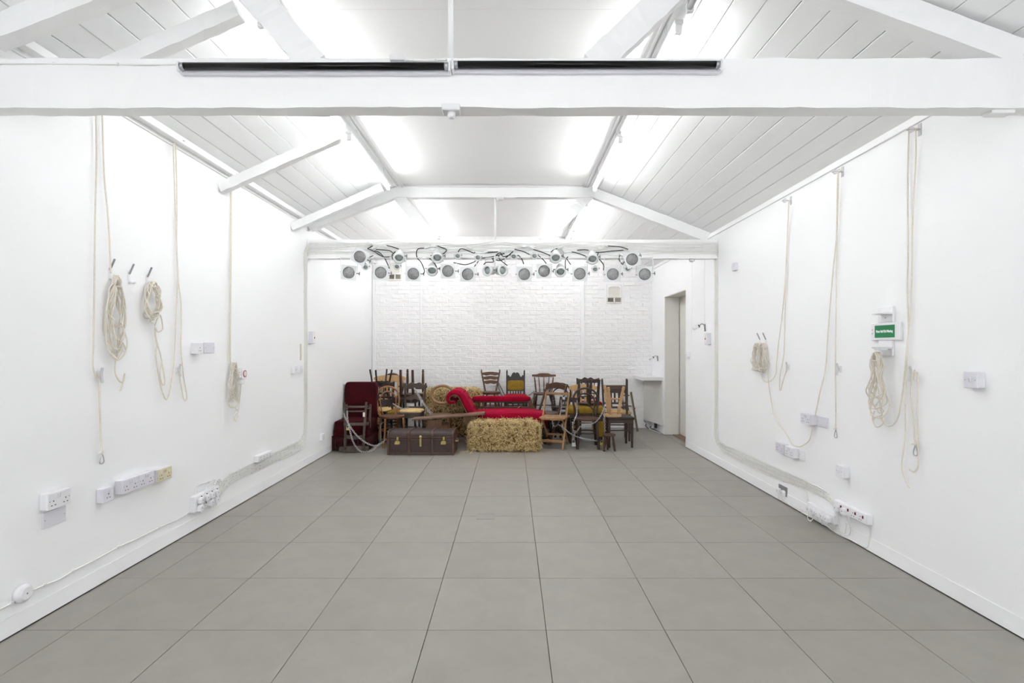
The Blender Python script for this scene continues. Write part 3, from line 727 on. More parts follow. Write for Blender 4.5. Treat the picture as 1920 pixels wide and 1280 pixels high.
# ============================================================ HOOKS, ROPES AND COILS
def coat_hook(side, px, py, label):
    t = wthing('coat_hook', label, 'hook', side, px, py)
    MB().box((0, -0.002, 0.0), (0.02, 0.004, 0.075)).build('hook_plate', 'plastic', t, 0.002)
    MB().bar((0, -0.004, 0.024), (0.0, -0.034, 0.092), 0.014, 0.008, (0, 1, 0)).build('upper_prong', 'hook_grey', t, 0.003)
    MB().tube(smooth_path([(0, -0.004, -0.025), (0, -0.03, -0.034), (0, -0.045, -0.028)], 4), 0.006, 8).build('lower_prong', 'plastic', t)
coat_hook('L', 205, 513, 'double coat hook carrying the long rope coil, left wall')
coat_hook('L', 241.5, 521, 'empty double coat hook between the two rope coils')
coat_hook('L', 275.5, 526, 'double coat hook carrying the short rope coil, left wall')
coat_hook('R', 1436.5, 641, 'near grey coat hook under the paired rope coils, right wall')
coat_hook('R', 1425.5, 641, 'far grey coat hook under the paired rope coils, right wall')
def pulley(side, px, py, label):
    t = wthing('rope_pulley', label, 'pulley', side, px, py)
    MB().box((0, -0.002, 0), (0.028, 0.004, 0.075)).box((0, -0.04, -0.0), (0.02, 0.08, 0.004)).build('bracket', 'plastic_grey', t, 0.001)
    MB().lathe((-0.007, -0.055, 0.0), (0.007, -0.055, 0.0), [(0, .018), (.3, .013), (.7, .013), (1, .018)], 14).build('wheel', 'plastic', t)
for s, x, y, l in (('L', 326, 264, 'small white rope pulley at top of left wall, middle'), ('L', 429, 326, 'small white rope pulley at top of left wall, behind brace'),
                   ('R', 1725, 243, 'small white rope pulley at top of right wall, nearest'), ('R', 1580, 322, 'small white rope pulley at top of right wall, middle'), ('R', 1483, 376, 'small white rope pulley at top of right wall, farthest')):
    pulley(s, x, y, l)
def cleat(side, px, py, label):
    t = wthing('rope_cleat', label, 'cleat', side, px, py)
    MB().box((0, -0.004, 0), (0.024, 0.008, 0.05)).build('base', 'plastic', t, 0.003)
    MB().tube(smooth_path([(0, -0.03, -0.045), (0, -0.024, -0.02), (0, -0.024, 0.02), (0, -0.03, 0.045)], 4), 0.007, 8).cyl((0, 0, 0), (0, -0.026, 0), 0.008, n=8).build('horn', 'plastic_grey', t)
for s, x, y, l in (('L', 183, 703, 'white rope cleat on left wall left of the long coil'), ('L', 331, 694, 'white rope cleat on left wall right of short coil'),
                   ('R', 1480, 688, 'white rope cleat beside paired rope coils, right wall'), ('R', 1576, 692, 'empty white rope cleat on right wall left of first aid sign'), ('R', 1715, 700, 'white rope cleat with knot right of the first aid sign')):
    cleat(s, x, y, l)
RR = 0.0045
def rope(side, pts, label, off=0.02, r=RR):
    return cable('rope', [WALL[side](p[0], p[1], p[2] if len(p) > 2 else off) for p in pts], r, 'rope', label, 'rope', k=6)
rope('L', [(180, 170), (180, 220), (181, 300), (178, 420), (177, 520), (175, 640), (174, 681), (177, 700), (181, 708), (185, 702), (186, 712), (187, 760), (189, 820), (191, 852)], 'long cream rope hanging down to a carabiner, leftmost on left wall')
rope('L', [(191, 170), (192, 220), (195, 320), (199, 370), (202, 400), (205, 450), (207, 490, .03), (208, 512, .04)], 'cream rope running up from the long coil on left wall')
rope('L', [(329, 266, .05), (331, 330), (332, 400), (331, 460), (333, 521), (329, 610), (327, 660), (325, 690), (319, 730), (312, 749), (303, 730), (297, 700), (292, 667), (294, 645), (292, 630), (290, 612)], 'cream rope joining middle pulley to short coil, left wall')
rope('L', [(325, 268, .05), (329, 400), (334, 521), (339, 563), (340, 610), (339, 653), (344, 704), (350, 740), (348, 751), (343, 742), (337, 706), (332, 695, .03)], 'cream rope looping from middle pulley to the cleat, left wall')
rope('L', [(432, 330, .05), (432, 400), (431, 520), (430, 620), (429, 680)], 'left strand of cream rope above the far coil, left wall')
rope('L', [(433, 330, .05), (434, 400), (433, 520), (432, 620), (432, 682)], 'right strand of cream rope above the far coil, left wall')
rope('R', [(1722, 241, .06), (1708, 242, .06), (1704, 250), (1702, 360), (1702.5, 480), (1701, 540), (1703, 600), (1703, 627), (1698, 680), (1692, 737), (1685, 778), (1676, 795), (1665, 798), (1657, 792), (1650, 780)], 'cream rope sweeping from nearest pulley into first aid coil')
rope('R', [(1717, 243, .06), (1717, 300), (1711, 419), (1710, 480), (1709, 540), (1704, 617), (1700, 680), (1699, 704), (1698, 760), (1697, 820), (1691, 870), (1696, 895), (1706, 914)], 'cream rope hanging from nearest pulley to loose end, right wall')
rope('R', [(1716, 694, .04), (1711, 700, .04), (1709, 725), (1710, 760), (1713, 800), (1716, 836)], 'short cream rope from knotted cleat down to a carabiner, right wall')
rope('R', [(1714, 712, .04), (1718, 698, .04), (1721, 706), (1720, 760), (1721, 820), (1722, 870), (1715, 884), (1705, 880)], 'short cream rope end hanging past carabiner, nearest on right wall')
rope('R', [(1577, 321, .05), (1571, 326, .05), (1569, 420), (1568, 551), (1567, 640), (1566.5, 700), (1567, 760), (1567, 806)], 'straight cream rope hanging from middle pulley to carabiner, right wall')
rope('R', [(1572, 324, .05), (1571, 380), (1568, 448), (1562, 507), (1553, 617), (1548, 690), (1537, 738), (1525, 796), (1518, 824), (1508, 833), (1499, 837), (1486, 833), (1474.5, 813), (1454, 784), (1446, 752), (1441, 717), (1440, 690)], 'cream rope dipping below sockets back up to paired coils')
rope('R', [(1480, 376, .05), (1477, 420), (1472, 529), (1466, 595), (1459, 650), (1456, 685), (1454, 703), (1443, 715), (1431, 712), (1424, 690)], 'cream rope from farthest pulley curling into paired coils')
rope('R', [(1479, 378, .05), (1476, 450), (1473, 529), (1472, 573), (1470, 660), (1463, 700), (1461.5, 723), (1463.5, 731), (1471, 705), (1477, 690, .04)], 'cream rope from farthest pulley looping to cleat, right wall')
def carabiner(side, px, py, label):
    t = wthing('carabiner', label, 'carabiner', side, px, py, 0.02)
    MB().tube(smooth_path([(0, -0.02, 0.03), (0.012, -0.02, 0.0), (0.016, -0.02, -0.028), (0, -0.02, -0.036), (-0.016, -0.02, -0.028), (-0.012, -0.02, 0.0), (0, -0.02, 0.03)], 3), 0.003, 6).build('ring', 'steel', t)
    MB().blob((0, -0.02, 0.036), (0.009, 0.009, 0.01), 1, 8, 6).tube([(0, -0.02, 0.036), (-0.03, -0.02, 0.03)], 0.003, 6).build('rope_knot', 'rope', t)
carabiner('L', 191, 858, 'small steel carabiner at rope end, left wall')
carabiner('R', 1716.5, 843, 'small steel carabiner at rope end, nearest on right wall')
carabiner('R', 1567, 812, 'small steel carabiner at rope end above switch, right wall')
def coil(side, px, py, label, spec, seed, n=10, off=0.035, extra=None, twist=0.0):
    # spec: list of (x half width m, length m); coil hangs from px,py
    t = wthing('rope_coil', label, 'rope', side, px, py)
    r = random.Random(seed); pts = []
    for k in range(n):
        w, L = spec[0]*r.uniform(0.6, 1.15), spec[1]*r.uniform(spec[2], 1.05)
        ph = r.uniform(-0.25, 0.25); sgn = 1
        for q in range(18):
            a = 2*PI*q/18
            v = (1-math.cos(a))/2
            u = math.sin(a)*w*(0.55+0.75*v)
            if twist: u *= (1-twist*math.exp(-((v-0.45)/0.16)**2))
            pts.append(Vector((u+ph*w*v, -off+r.uniform(-0.012, 0.012)*(0.3+v)+0.016*math.sin(3*a+k), -L*v+r.uniform(-.004, .004))))
    for p in pts: p.y = min(p.y, -0.006)
    MB().tube(smooth_path(pts, 3), RR*0.92, 5).build('rope_loops', 'rope', t)
    MB().tube(smooth_path([(-spec[0]*0.62, -off-0.012, -spec[1]*0.13), (0, -off-0.022, -spec[1]*0.135), (spec[0]*0.62, -off-0.012, -spec[1]*0.13)], 4), RR*0.9, 5).build('binding', 'rope', t)
    if extra:
        cable('rope_tail', [t.matrix_basis.inverted() @ WALL[side](x, y, o) for x, y, o in extra], RR*0.92, 'rope', None, parent=t)
    return t
coil('L', 207, 517, 'long thick coil of cream rope on the leftmost hook', (0.06, 0.50, 0.62), 2, 9, extra=[(220, 640, .03), (232, 660, .03), (236, 655, .03), (225, 640, .02), (215, 690, .02), (222, 712, .02), (231, 716, .02), (234, 700, .02), (228, 727, .02), (225, 732, .02)])
coil('L', 277, 528, 'short coil of cream rope on the third hook', (0.072, 0.27, 0.75), 3, 8, extra=[(290, 610, .03), (300, 590, .03), (305, 615, .03), (296, 622, .03), (290, 612, .03), (293, 640, .02), (301, 665, .02), (309, 715, .02), (304, 720, .02), (300, 700, .02), (303, 675, .02), (294, 640, .02)])
coil('L', 431, 680, 'cream rope coil hanging beside the red-ringed timer', (0.065, 0.38, 0.6), 4, 7, extra=[(440, 735, .03), (446, 755, .03), (441, 765, .03), (446, 770, .02), (438, 780, .02), (444, 787, .02), (451, 735, .02), (452, 715, .02)])
coil('R', 1426, 643, 'far half of the paired rope coils on right wall', (0.085, 0.275, 0.85), 5, 8)
coil('R', 1437, 643, 'near half of the paired rope coils on right wall', (0.075, 0.275, 0.85), 6, 9)
coil('R', 1660, 660, 'figure-eight coil of cream rope hanging under first aid sign', (0.075, 0.42, 0.72), 8, 8, 0.06, twist=0.7, extra=[(1640, 770, .04), (1636, 785, .04), (1643, 800, .04), (1655, 795, .04), (1656, 785, .04), (1645, 780, .04), (1636, 788, .04)])
# ------------------------------------------------------------ first aid bracket and sign
t = wthing('first_aid_bracket', 'white first aid holder with green sign reading First Aid Kit Missing', 'sign', 'R', 1657, 621, 0.03)
MB().box((0.0, -0.012, 0), (0.27, 0.024, 0.118)).build('sign_box', 'plastic', t, 0.004)
MB().box((-0.005, -0.009, 0.112), (0.14, 0.018, 0.106)).build('upper_plate', 'plastic', t, 0.003)
MB().box((0.01, -0.045, 0.118), (0.11, 0.07, 0.012)).box((0.055, -0.085, 0.116), (0.04, 0.05, 0.006)).build('upper_shelf', 'plastic', t, 0.002)
MB().box((-0.005, -0.009, -0.112), (0.13, 0.018, 0.106)).build('lower_plate', 'plastic', t, 0.003)
MB().box((0.01, -0.045, -0.11), (0.11, 0.07, 0.012)).box((0.05, -0.085, -0.118), (0.06, 0.05, 0.02)).build('lower_shelf', 'plastic_grey', t, 0.002)
g = MB().box((0.0, -0.0255, 0.0), (0.185, 0.003, 0.083)).build('green_sign', 'sign_green', t, 0.0005, label='green sign with white lettering')
cu = bpy.data.curves.new('lettering', 'FONT'); cu.body = 'First Aid Kit Missing'; cu.size = 0.0165; cu.align_x = 'CENTER'; cu.align_y = 'CENTER'; cu.offset = 0.0009; cu.extrude = 0.0004
to = bpy.data.objects.new('lettering', cu); COL.objects.link(to)
me = bpy.data.meshes.new_from_object(to); bpy.data.objects.remove(to)
xsz = max(v.co.x for v in me.vertices)-min(v.co.x for v in me.vertices); k = 0.158/xsz
for v in me.vertices: v.co = Vector((v.co.x*k, -0.0275-v.co.z, v.co.y*k*1.15))
me.materials.clear(); me.materials.append(MATS['sign_white']); link('lettering', me, g)
mb = MB()
for z in (-0.012, 0.012): mb.cyl((-0.118, -0.024, z), (-0.118, -0.0255, z), 0.003, n=8)
mb.cyl((0.0, -0.017, 0.09), (0, -0.0195, 0.09), 0.003, n=8); mb.build('screw', 'hole', t, kind='stuff')
# ------------------------------------------------------------ hanging spotlights at the far right
def hangspot(p, label, top):
    t = thing('clip_spotlight', label, 'spotlight', p, (0, 0, 0))
    MB().cyl((0.0, 0, 0.0), (-0.06, 0.0, -0.03), 0.018, 0.022, 12).build('lamp_can', 'lamp_white', t)
    MB().cyl((0.0, 0, 0.0), (0.012, 0, 0.006), 0.0185, n=12).build('lamp_neck', 'cable_black', t)
    MB().tube(smooth_path([(0.012, 0, 0.006), (0.04, 0, 0.03), (0.07, 0, 0.02), (0.085, 0, -0.03)], 4), 0.006, 6).bar((0.08, 0, 0.03), (0.085, 0, -0.06), 0.02, 0.008).build('clip_arm', 'steel_dull', t)
    MB().tube([(0.08, 0, 0.03), (0.08, 0, top-p[2])], 0.002, 5).build('cord', 'cable_white', t)
q = P(1308, 612, 6.44); hangspot((q.x, 6.42, q.z), 'small white clip spotlight hanging on a cord near right isolator', 2.52)
q = P(1224, 670, 8.9); hangspot((q.x, 8.9, q.z), 'small white clip spotlight above the wash counter', q.z+0.09)

# ============================================================ STAGE LAMPS ON THE SECOND TRUSS
def ring_pts(r, n, y): return [(r*math.cos(2*PI*k/n), y, r*math.sin(2*PI*k/n)) for k in range(n)]
def par_proto():
    parts = {}
    R = 0.070
    parts['lamp_can'] = (MB().lathe((0, 0, 0), (0, 0.19, 0), [(0, .082), (.08, .082), (.1, .076), (.55, .074), (.75, .055), (1, .05)], 20), 'lamp_white', 0)
    n = 32; sq = []
    for k in range(n):
        a = 2*PI*k/n; c, s = math.cos(a), math.sin(a); q = 0.088/max(abs(c), abs(s)); sq.append((q*c, q*s))
    vs = [(x, -0.012, z) for x, z in sq]+ring_pts(R, n, -0.012)+[(x, -0.004, z) for x, z in sq]+ring_pts(R, n, 0.0)
    fs = []
    for k in range(n):
        l = (k+1) % n; fs += [(k, l, n+l, n+k), (k, 2*n+k, 2*n+l, l), (n+k, n+l, 3*n+l, 3*n+k), (2*n+k, 3*n+k, 3*n+l, 2*n+l)]
    parts['gel_frame'] = (MB().add(vs, fs), 'gel_frame', 0)
    parts['lens'] = (MB().lathe((0, 0.0, 0), (0, -0.009, 0), [(0, .071), (.35, .06), (.75, .035), (1, .006)], 24), 'lens', 0)
    g = MB(); st = 0.0125
    for i in range(-5, 6):
        h = math.sqrt(max(0, 0.069**2-(i*st)**2))
        if h > 0.01: g.box((i*st, -0.0125, 0), (0.0023, 0.002, 2*h)); g.box((0, -0.0125, i*st), (2*h, 0.002, 0.0023))
    parts['wire_guard'] = (g, 'guard_wire', 0)
    parts['tilt_knob'] = (MB().cyl((0.078, 0.06, 0), (0.125, 0.06, 0), 0.007, n=8).bar((0.118, 0.06, 0.022), (0.118, 0.06, -0.022), 0.01, 0.008).cyl((-0.078, 0.06, 0), (-0.105, 0.06, 0), 0.007, n=8), 'steel_dull', 0)
    return {k: (v[0].mesh(k, v[1], v[2])) for k, v in parts.items()}
def spot_proto(s, deep):
    parts = {}
    parts['lamp_can'] = MB().lathe((0, 0, 0), (0, 0.15*s, 0), [(0, .050*s), (.1, .050*s), (.14, .046*s), (.7, .046*s), (.85, .036*s), (1, .03*s)], 20, caps=False).mesh('lamp_can', 'lamp_white')
    n = 24
    vs = ring_pts(.062*s, n, -.004*s)+ring_pts(.046*s, n, -.012*s)+ring_pts(.040*s, n, .02*s)+ring_pts(.062*s, n, .008*s)
    fs = []
    for k in range(n):
        l = (k+1) % n
        for q in range(3): fs.append((q*n+k, q*n+l, ((q+1) % 4)*n+l, ((q+1) % 4)*n+k)) if q < 2 else fs.append((k, l, 3*n+l, 3*n+k))
    parts['front_ring'] = MB().add(vs, fs, True).mesh('front_ring', 'lamp_white')
    parts['lens'] = MB().lathe((0, .02*s, 0), (0, .008*s, 0), [(0, .042*s), (.5, .03*s), (1, .006*s)], 20).mesh('lens', 'lens_dark')
    parts['rear_cap'] = MB().lathe((0, .148*s, 0), (0, .17*s, 0), [(0, .03*s), (.6, .028*s), (1, .015*s)], 14).mesh('rear_cap', 'lamp_white')
    parts['tilt_knob'] = MB().cyl((.046*s, .06*s, 0), (.085*s, .06*s, 0), .006*s, n=8).bar((.08*s, .06*s, .018*s), (.08*s, .06*s, -.018*s), .009*s, .007*s).cyl((-.046*s, .06*s, 0), (-.075*s, .06*s, 0), .006*s, n=8).mesh('tilt_knob', 'steel_dull')
    return parts
PROT = {'par': par_proto(), 'mid': spot_proto(1.12, True), 'tiny': spot_proto(0.62, True)}
def lamp(kind, px, py, label, pan=0.0, tilt=-0.12, roll=0.0, grp='', Y=6.27):
    p = P(px, py, Y)
    t = thing({'par': 'par_lamp', 'mid': 'stage_spotlight', 'tiny': 'pin_spotlight'}[kind], label, 'stage lamp', p, (0, 0, pan), grp)
    R = Euler((-tilt, roll, 0), 'XYZ')
    for nm, me in PROT[kind].items(): link(nm, me, t, rot=R)
    hw = {'par': 0.098, 'mid': 0.068, 'tiny': 0.044}[kind]; yy = {'par': .06, 'mid': .065, 'tiny': .035}[kind]
    low = py > 495
    mb = MB()
    if low:
        top = 2.525-p.z
        for s in (-1, 1): mb.box((s*hw, yy, top/2), (0.006 if kind != 'tiny' else .004, 0.02 if kind != 'tiny' else .012, top+0.03))
        mb.box((0, yy, top-0.003), (2*hw, 0.024, 0.006))
    else:
        bk = BF-Y
        for s in (-1, 1): mb.box((s*hw, yy/2+bk/2, 0), (0.005, max(bk-yy, 0.05)+0.04, 0.018))
        mb.box((0, bk-0.004, 0), (2*hw, 0.006, 0.022))
    mb.build('yoke', 'lamp_white', t, 0.001)
PARS = [(654, 511, .22, .08), (714, 511, .1, .04), (775, 513, .06, .02), (840, 508, 0, 0), (877, 514, -.04, 0), (983, 514, 0, 0), (1020, 508, 0, 0), (1087, 513, -.06, -.02), (1149, 514, -.1, -.02), (1209, 514, -.22, -.06)]
for i, (x, y, pan, roll) in enumerate(PARS):
    lamp('par', x, y, 'wire-guarded lamp in square white frame under beam, %s from left' % ordn(i), pan, -0.15, roll, 'framed lamps hanging under the beam')
lamp('par', 675, 481, 'large wire-guarded stage lamp mounted on beam face at far left', .15, -0.25, .5, 'framed lamps on the beam face', 6.2)
lamp('par', 1185, 486, 'large wire-guarded stage lamp mounted on beam face at far right', -.15, -0.2, -.4, 'framed lamps on the beam face', 6.2)
MIDS = [(748, 484), (820, 484), (810, 508), (913, 507), (943, 507), (1042, 484), (1051, 510), (1111, 486)]
for i, (x, y) in enumerate(MIDS):
    lamp('mid', x, y, 'white cylindrical spotlight with dark lens, %s from left of eight' % ordn(i), {3: -.55, 4: .55}.get(i, (959-x)*0.0008), -0.62 if i not in (3, 4) else -0.12, 0, 'mid-size spotlights on the lamp beam', 6.2 if y < 495 else 6.27)
TINY = [(685, 501), (744, 500), (858, 480), (896, 483), (963, 481), (1002, 480), (1116, 505), (1177, 504)]
for i, (x, y) in enumerate(TINY):
    lamp('tiny', x, y, 'tiny white pin spotlight, %s from left of the eight smallest' % ordn(i), (959-x)*0.0008, -0.5, 0, 'tiny spotlights on the lamp beam', 6.24 if y < 495 else 6.27)
BLK = [[(725, 460), (737, 463), (748, 467)], [(705, 467.5), (719, 468.5), (731.5, 470), (736, 474)], [(689, 466), (701, 471), (712, 478), (720, 481.5), (732.5, 481)],
       [(702.5, 470), (711, 473), (718, 480), (723, 487), (730, 503)], [(742.5, 471), (735, 478), (737, 487)], [(795, 465), (785, 466), (781, 472), (782, 482.5), (790, 492.5), (796, 508), (792.5, 514)],
       [(689, 466), (699, 460.5)], [(692, 482.5), (700, 479)], [(820, 461), (837, 468), (831, 476)], [(805, 483.5), (816, 495), (819, 503)], [(859, 472), (866, 466), (888, 474), (890, 472)],
       [(850, 492), (873, 496), (892, 489.5)], [(889.5, 499.5), (897, 489.5)], [(901.5, 484), (921, 481.5), (946, 475)], [(921, 481), (932.5, 488), (945, 485.5), (962, 471)],
       [(921, 482), (925.6, 490.5), (912, 491.7), (907, 496)], [(935, 478), (937, 486), (951, 497.5)], [(914, 473), (933.6, 472)], [(964.6, 467), (980, 471), (993, 477)],
       [(971.5, 478), (978, 485), (982, 494.5)], [(1009, 478.5), (1018, 486), (1025, 495)], [(1000, 467.6), (1016, 472.5), (1032, 479)], [(1033, 473), (1037, 469), (1045, 466)],
       [(1051.7, 479), (1062, 485), (1070, 496)], [(1065, 481), (1060, 489), (1060, 504)], [(1082, 469), (1095, 468), (1103.6, 469)], [(1072, 472), (1083, 474.5), (1098, 480)],
       [(1115, 473), (1127, 473), (1148, 470.5), (1169, 469)], [(1140, 461), (1164, 463), (1177.6, 467.4)], [(1119, 481), (1131, 495), (1131.5, 506)], [(1122, 473), (1119.6, 481)],
       [(1162, 478.5), (1161, 487), (1167, 495), (1169.6, 493.5)], [(930, 478), (938, 474), (944, 481), (958, 477)]]
BLK.sort(key=lambda p: p[0][0])
for i, pts in enumerate(BLK):
    dd = 0.03+0.012*(i % 3)
    o = cable('lamp_lead', [P(x, y, BF-dd-0.05*min(1, max(0, (y-484)/20))) for x, y in pts], 0.0055, 'cable_black', 'short black lamp lead on the beam, %s from left' % ordn(i), 'cable', 'black lamp leads', n=6)
for i, (x, y) in enumerate([(692, 456), (701, 464), (722, 461), (801, 463), (813, 461), (880, 464), (911, 472), (941, 470), (953, 468), (982, 462), (997, 464), (1050, 464), (1057, 470), (1126, 466), (1138, 460), (1165, 477)]):
    p = P(x, y, BF-0.025); a = [0.5, -.3, .9, -.2, .1][i % 5]
    o = MB().box((0, 0, 0), (0.055, 0.022, 0.024)).cyl((0.027, 0, 0), (0.045, 0, 0), 0.006, n=8).build('cable_connector', 'lamp_white', None, 0.005, loc=p, rot=(0, a, 0))
    tag(o, 'white inline cable connector on the lamp beam, %s from left' % ordn(i), 'connector', 'inline connectors on the lamp beam')

# ============================================================ FURNITURE PILE
TURN = [(0, .8), (.06, .8), (.1, 1.15), (.14, .75), (.2, .95), (.5, 1.15), (.72, .85), (.76, 1.25), (.8, .8), (.86, 1.0), (1, .65)]
def turned(p0, p1, r, n=9): return MB().lathe(p0, p1, [(t, r*q) for t, q in TURN], n)
def arc(w, z0, z1, n=14): return [(-w/2+w*k/n, z0+(z1-z0)*math.sin(PI*k/n)) for k in range(n+1)]
def curveboard(w, zl, zh, th, y, bow=0.03, topf=None, botf=None, n=16):
    top = [(-w/2+w*k/n, zh+(topf(k/n) if topf else 0)) for k in range(n+1)]
    bot = [(-w/2+w*k/n, zl+(botf(k/n) if botf else 0)) for k in range(n+1)]
    return MB().strip(top, bot, y-th/2, y+th/2, lambda p: Vector((p.x, p.y+bow*(1-(2*p.x/w)**2), p.z)))
def seat_poly(kind, wf, wb, d, n=28):
    if kind == 'round': return [(wf/2*math.cos(2*PI*k/n), d/2*math.sin(2*PI*k/n)) for k in range(n)]
    if kind == 'dee': 
        return [(wf/2*math.copysign(abs(math.cos(2*PI*k/n))**.6, math.cos(2*PI*k/n))*(1 if math.sin(2*PI*k/n) < 0 else wb/wf), d/2*math.copysign(abs(math.sin(2*PI*k/n))**.6, math.sin(2*PI*k/n))) for k in range(n)]
    return [(-wf/2, -d/2), (wf/2, -d/2), (wb/2, d/2), (-wb/2, d/2)]
def chair(name, label, loc, rot, o, cat='chair', group=None):
    g = o.get
    wf, wb, d, h, ht = g('wf', .42), g('wb', g('wf', .42)*.9), g('d', .40), g('h', .45), g('ht', .88)
    fm, sm, bm_ = g('mat', 'w_dark'), g('smat', g('mat', 'w_dark')), g('bmat', g('mat', 'w_dark'))
    rake = g('rake', .10); legs = g('legs', 'square'); st = g('seat', 'trap'); back = g('back', 'ladder'); sth = g('sth', .03)
    t = thing(name, label, cat, loc, rot, group, g('scale'))
    # seat
    pad = g('pad')
    if st != 'open':
        sp = seat_poly(st, wf, wb, d)
        MB().prism(sp, h-sth, h, 'xy').build('seat', sm if not pad else fm, t, min(.008, sth*.3), seg=2)
        if pad: MB().blob((0, -.005, h+.008), (wf*.47, d*.46, pad), .45, 24, 10).build('seat_pad', sm, t)
        if st == 'trap' and legs != 'splay':
            m = MB(); a = h-sth-.03
            m.box((0, -d/2+.02, a), (wf-.05, .02, .055)); m.box((0, d/2-.02, a), (wb-.04, .02, .055))
            m.bar((-wf/2+.02, -d/2+.02, a), (-wb/2+.02, d/2-.02, a), .02, .055); m.bar((wf/2-.02, -d/2+.02, a), (wb/2-.02, d/2-.02, a), .02, .055)
            m.build('seat_rail', fm, t, .002)
    else:
        for p0, p1 in (((-wf/2, -d/2), (wf/2, -d/2)), ((wf/2, -d/2), (wb/2, d/2)), ((wb/2, d/2), (-wb/2, d/2)), ((-wb/2, d/2), (-wf/2, -d/2))):
            MB().bar((*p0, h-.03), (*p1, h-.03), .022, .04).build('seat_rail', fm, t, .003)
    # legs
    r = g('lr', .019); zt = h-sth
    for s in (-1, 1):
        for fr in (-1, 1):
            w = wf if fr < 0 else wb
            ix = .03 if st != 'round' else wf*.14; iy = .03 if st != 'round' else d*.14
            top = Vector((s*(w/2-ix), fr*(d/2-iy), zt)); sp = g('splay', {'splay': .05, 'bent': .035}.get(legs, 0.0))
            bot = Vector((top.x+s*sp, top.y+fr*(sp+(g('rsplay', .04) if fr > 0 else 0)), 0))
            m = MB()
            if legs == 'bent':
                m.tube(smooth_path([top, top.lerp(bot, .5)+Vector((-s*.008, -fr*.008, 0)), bot.lerp(top, .12), bot], 4), r, 8, rads=None)
            elif legs == 'square' or (legs == 'turnedfront' and fr > 0):
                m.bar(top, bot, .036, .036, (0, 1, 0), .028, .028)
            else: m = turned(bot, top, r)
            m.build('leg', fm, t, .002 if legs == 'square' else 0)
    sz = g('stretch', (.2,))
    if sz:
        if legs == 'bent':
            a = seat_poly('round', wf*.86, wb, d*.86, 22); MB().tube([(x, y, h*.52) for x, y in a], .009, 6, True).build('ring_stretcher', fm, t)
        else:
            for z in sz:
                k = 1-z/zt; sp = g('splay', .05 if legs == 'splay' else 0)*k
                xf, xb, yf, yb = wf/2-.03+sp, wb/2-.03+sp, -d/2+.03-sp, d/2-.03+sp+.03*k
                for s in (-1, 1): MB().tube([(s*xf, yf, z), (s*xb, yb, z)], .009, 6).build('stretcher', fm, t)
                MB().tube([(-xf, yf, z+.05), (xf, yf, z+.05)], .009, 6).build('stretcher', fm, t)
                if g('rearst'): MB().tube([(-xb, yb, z+.05), (xb, yb, z+.05)], .009, 6).build('stretcher', fm, t)
    # back
    yb0 = d/2-.02; H = ht-h
    shear = lambda p: Vector((p.x, p.y+rake*(p.z-h)/H, p.z))
    def bb(mb): mb.v = [tuple(shear(Vector(q))) for q in mb.v]; return mb
    wt = g('wt', wb)
    if back == 'bentwood':
        W = g('lw', wb*.98)
        def loop(w, z1, wz):
            pts = [(-w*.36, yb0-.03, h-.03), (-w*.43, yb0-.005, h+.06), (-w*.5, yb0, h+H*.45)]
            n = 10
            pts += [(-w*.5*math.cos(PI*k/n), yb0, z1-wz+wz*math.sin(PI*k/n)) for k in range(n+1)]
            pts += [(w*.5, yb0, h+H*.45), (w*.43, yb0-.005, h+.06), (w*.36, yb0-.03, h-.03)]
            return smooth_path(pts, 4)
        bb(MB().tube(loop(W, ht, H*.38), .0145, 8)).build('back_loop', bm_, t)
        bb(MB().tube(loop(W*.72, ht-.075, H*.3), .0105, 8)).build('inner_loop', bm_, t)
        if g('braces'):
            for s in (-1, 1): MB().tube(smooth_path([(s*W*.46, yb0+.03, h+.14), (s*W*.5, yb0-.05, h+.03), (s*W*.5, yb0-.14, h)], 5), .009, 6).build('hip_brace', bm_, t)
    elif back == 'balloon':
        rw, rh = g('lw', wb*1.0)/2, g('lh', .27)/2; zc = ht-rh; n = 26
        bb(MB().tube([(rw*math.cos(2*PI*k/n), yb0, zc+rh*math.sin(2*PI*k/n)) for k in range(n)], g('lr2', .017), 8, True)).build('back_ring', bm_, t)
        for s in (-1, 1): bb(MB().tube(smooth_path([(s*rw*.86, yb0, zc-rh*.45), (s*rw*.72, yb0, zc-rh*1.05), (s*rw*.86, yb0, h+.05), (s*rw*.9, yb0, h-.03)], 4), .015, 8)).build('back_post', bm_, t)
    else:
        # posts
        for s in (-1, 1):
            p0, p1 = Vector((s*(wb/2-.02), yb0, h-.02)), Vector((s*(wt/2-.02), yb0, ht if back not in ('spindle', 'slats') else ht-.06))
            if back in ('spindle', 'slats') or g('tposts'): m = turned(p0, p1, .013)
            else:
                m = MB().bar(p0, p1, .032, .026, (0, 1, 0), .026, .022)
                if g('finial'): m.lathe(p1, p1+Vector((0, 0, .045)), [(0, .012), (.3, .016), (.6, .008), (.8, .012), (1, .004)], 8)
            bb(m).build('back_post', bm_, t, .002)
        iw = wt-.05
        if back == 'ladder':
            for q in g('slats', (.25, .55, .85)):
                w = (wb+(wt-wb)*q)-.05; z = h+H*q
                bb(curveboard(w, z-.02, z+.025, .014, yb0, .02, lambda u: .014*math.sin(PI*u), lambda u: .012*math.cos(4*PI*u)*(.5 if g('wavy') else 0))).build('back_slat', bm_, t)
        elif back == 'spindle':
            W = g('crestw', wt+.06)
            bb(curveboard(W, ht-.065, ht-.02, .022, yb0, .03, lambda u: .022*min(1, max(0, 4*math.sin(PI*u)-2.4)), lambda u: .012*(1-math.sin(PI*u)))).build('crest_rail', bm_, t, .003)
            n = g('n', 3)
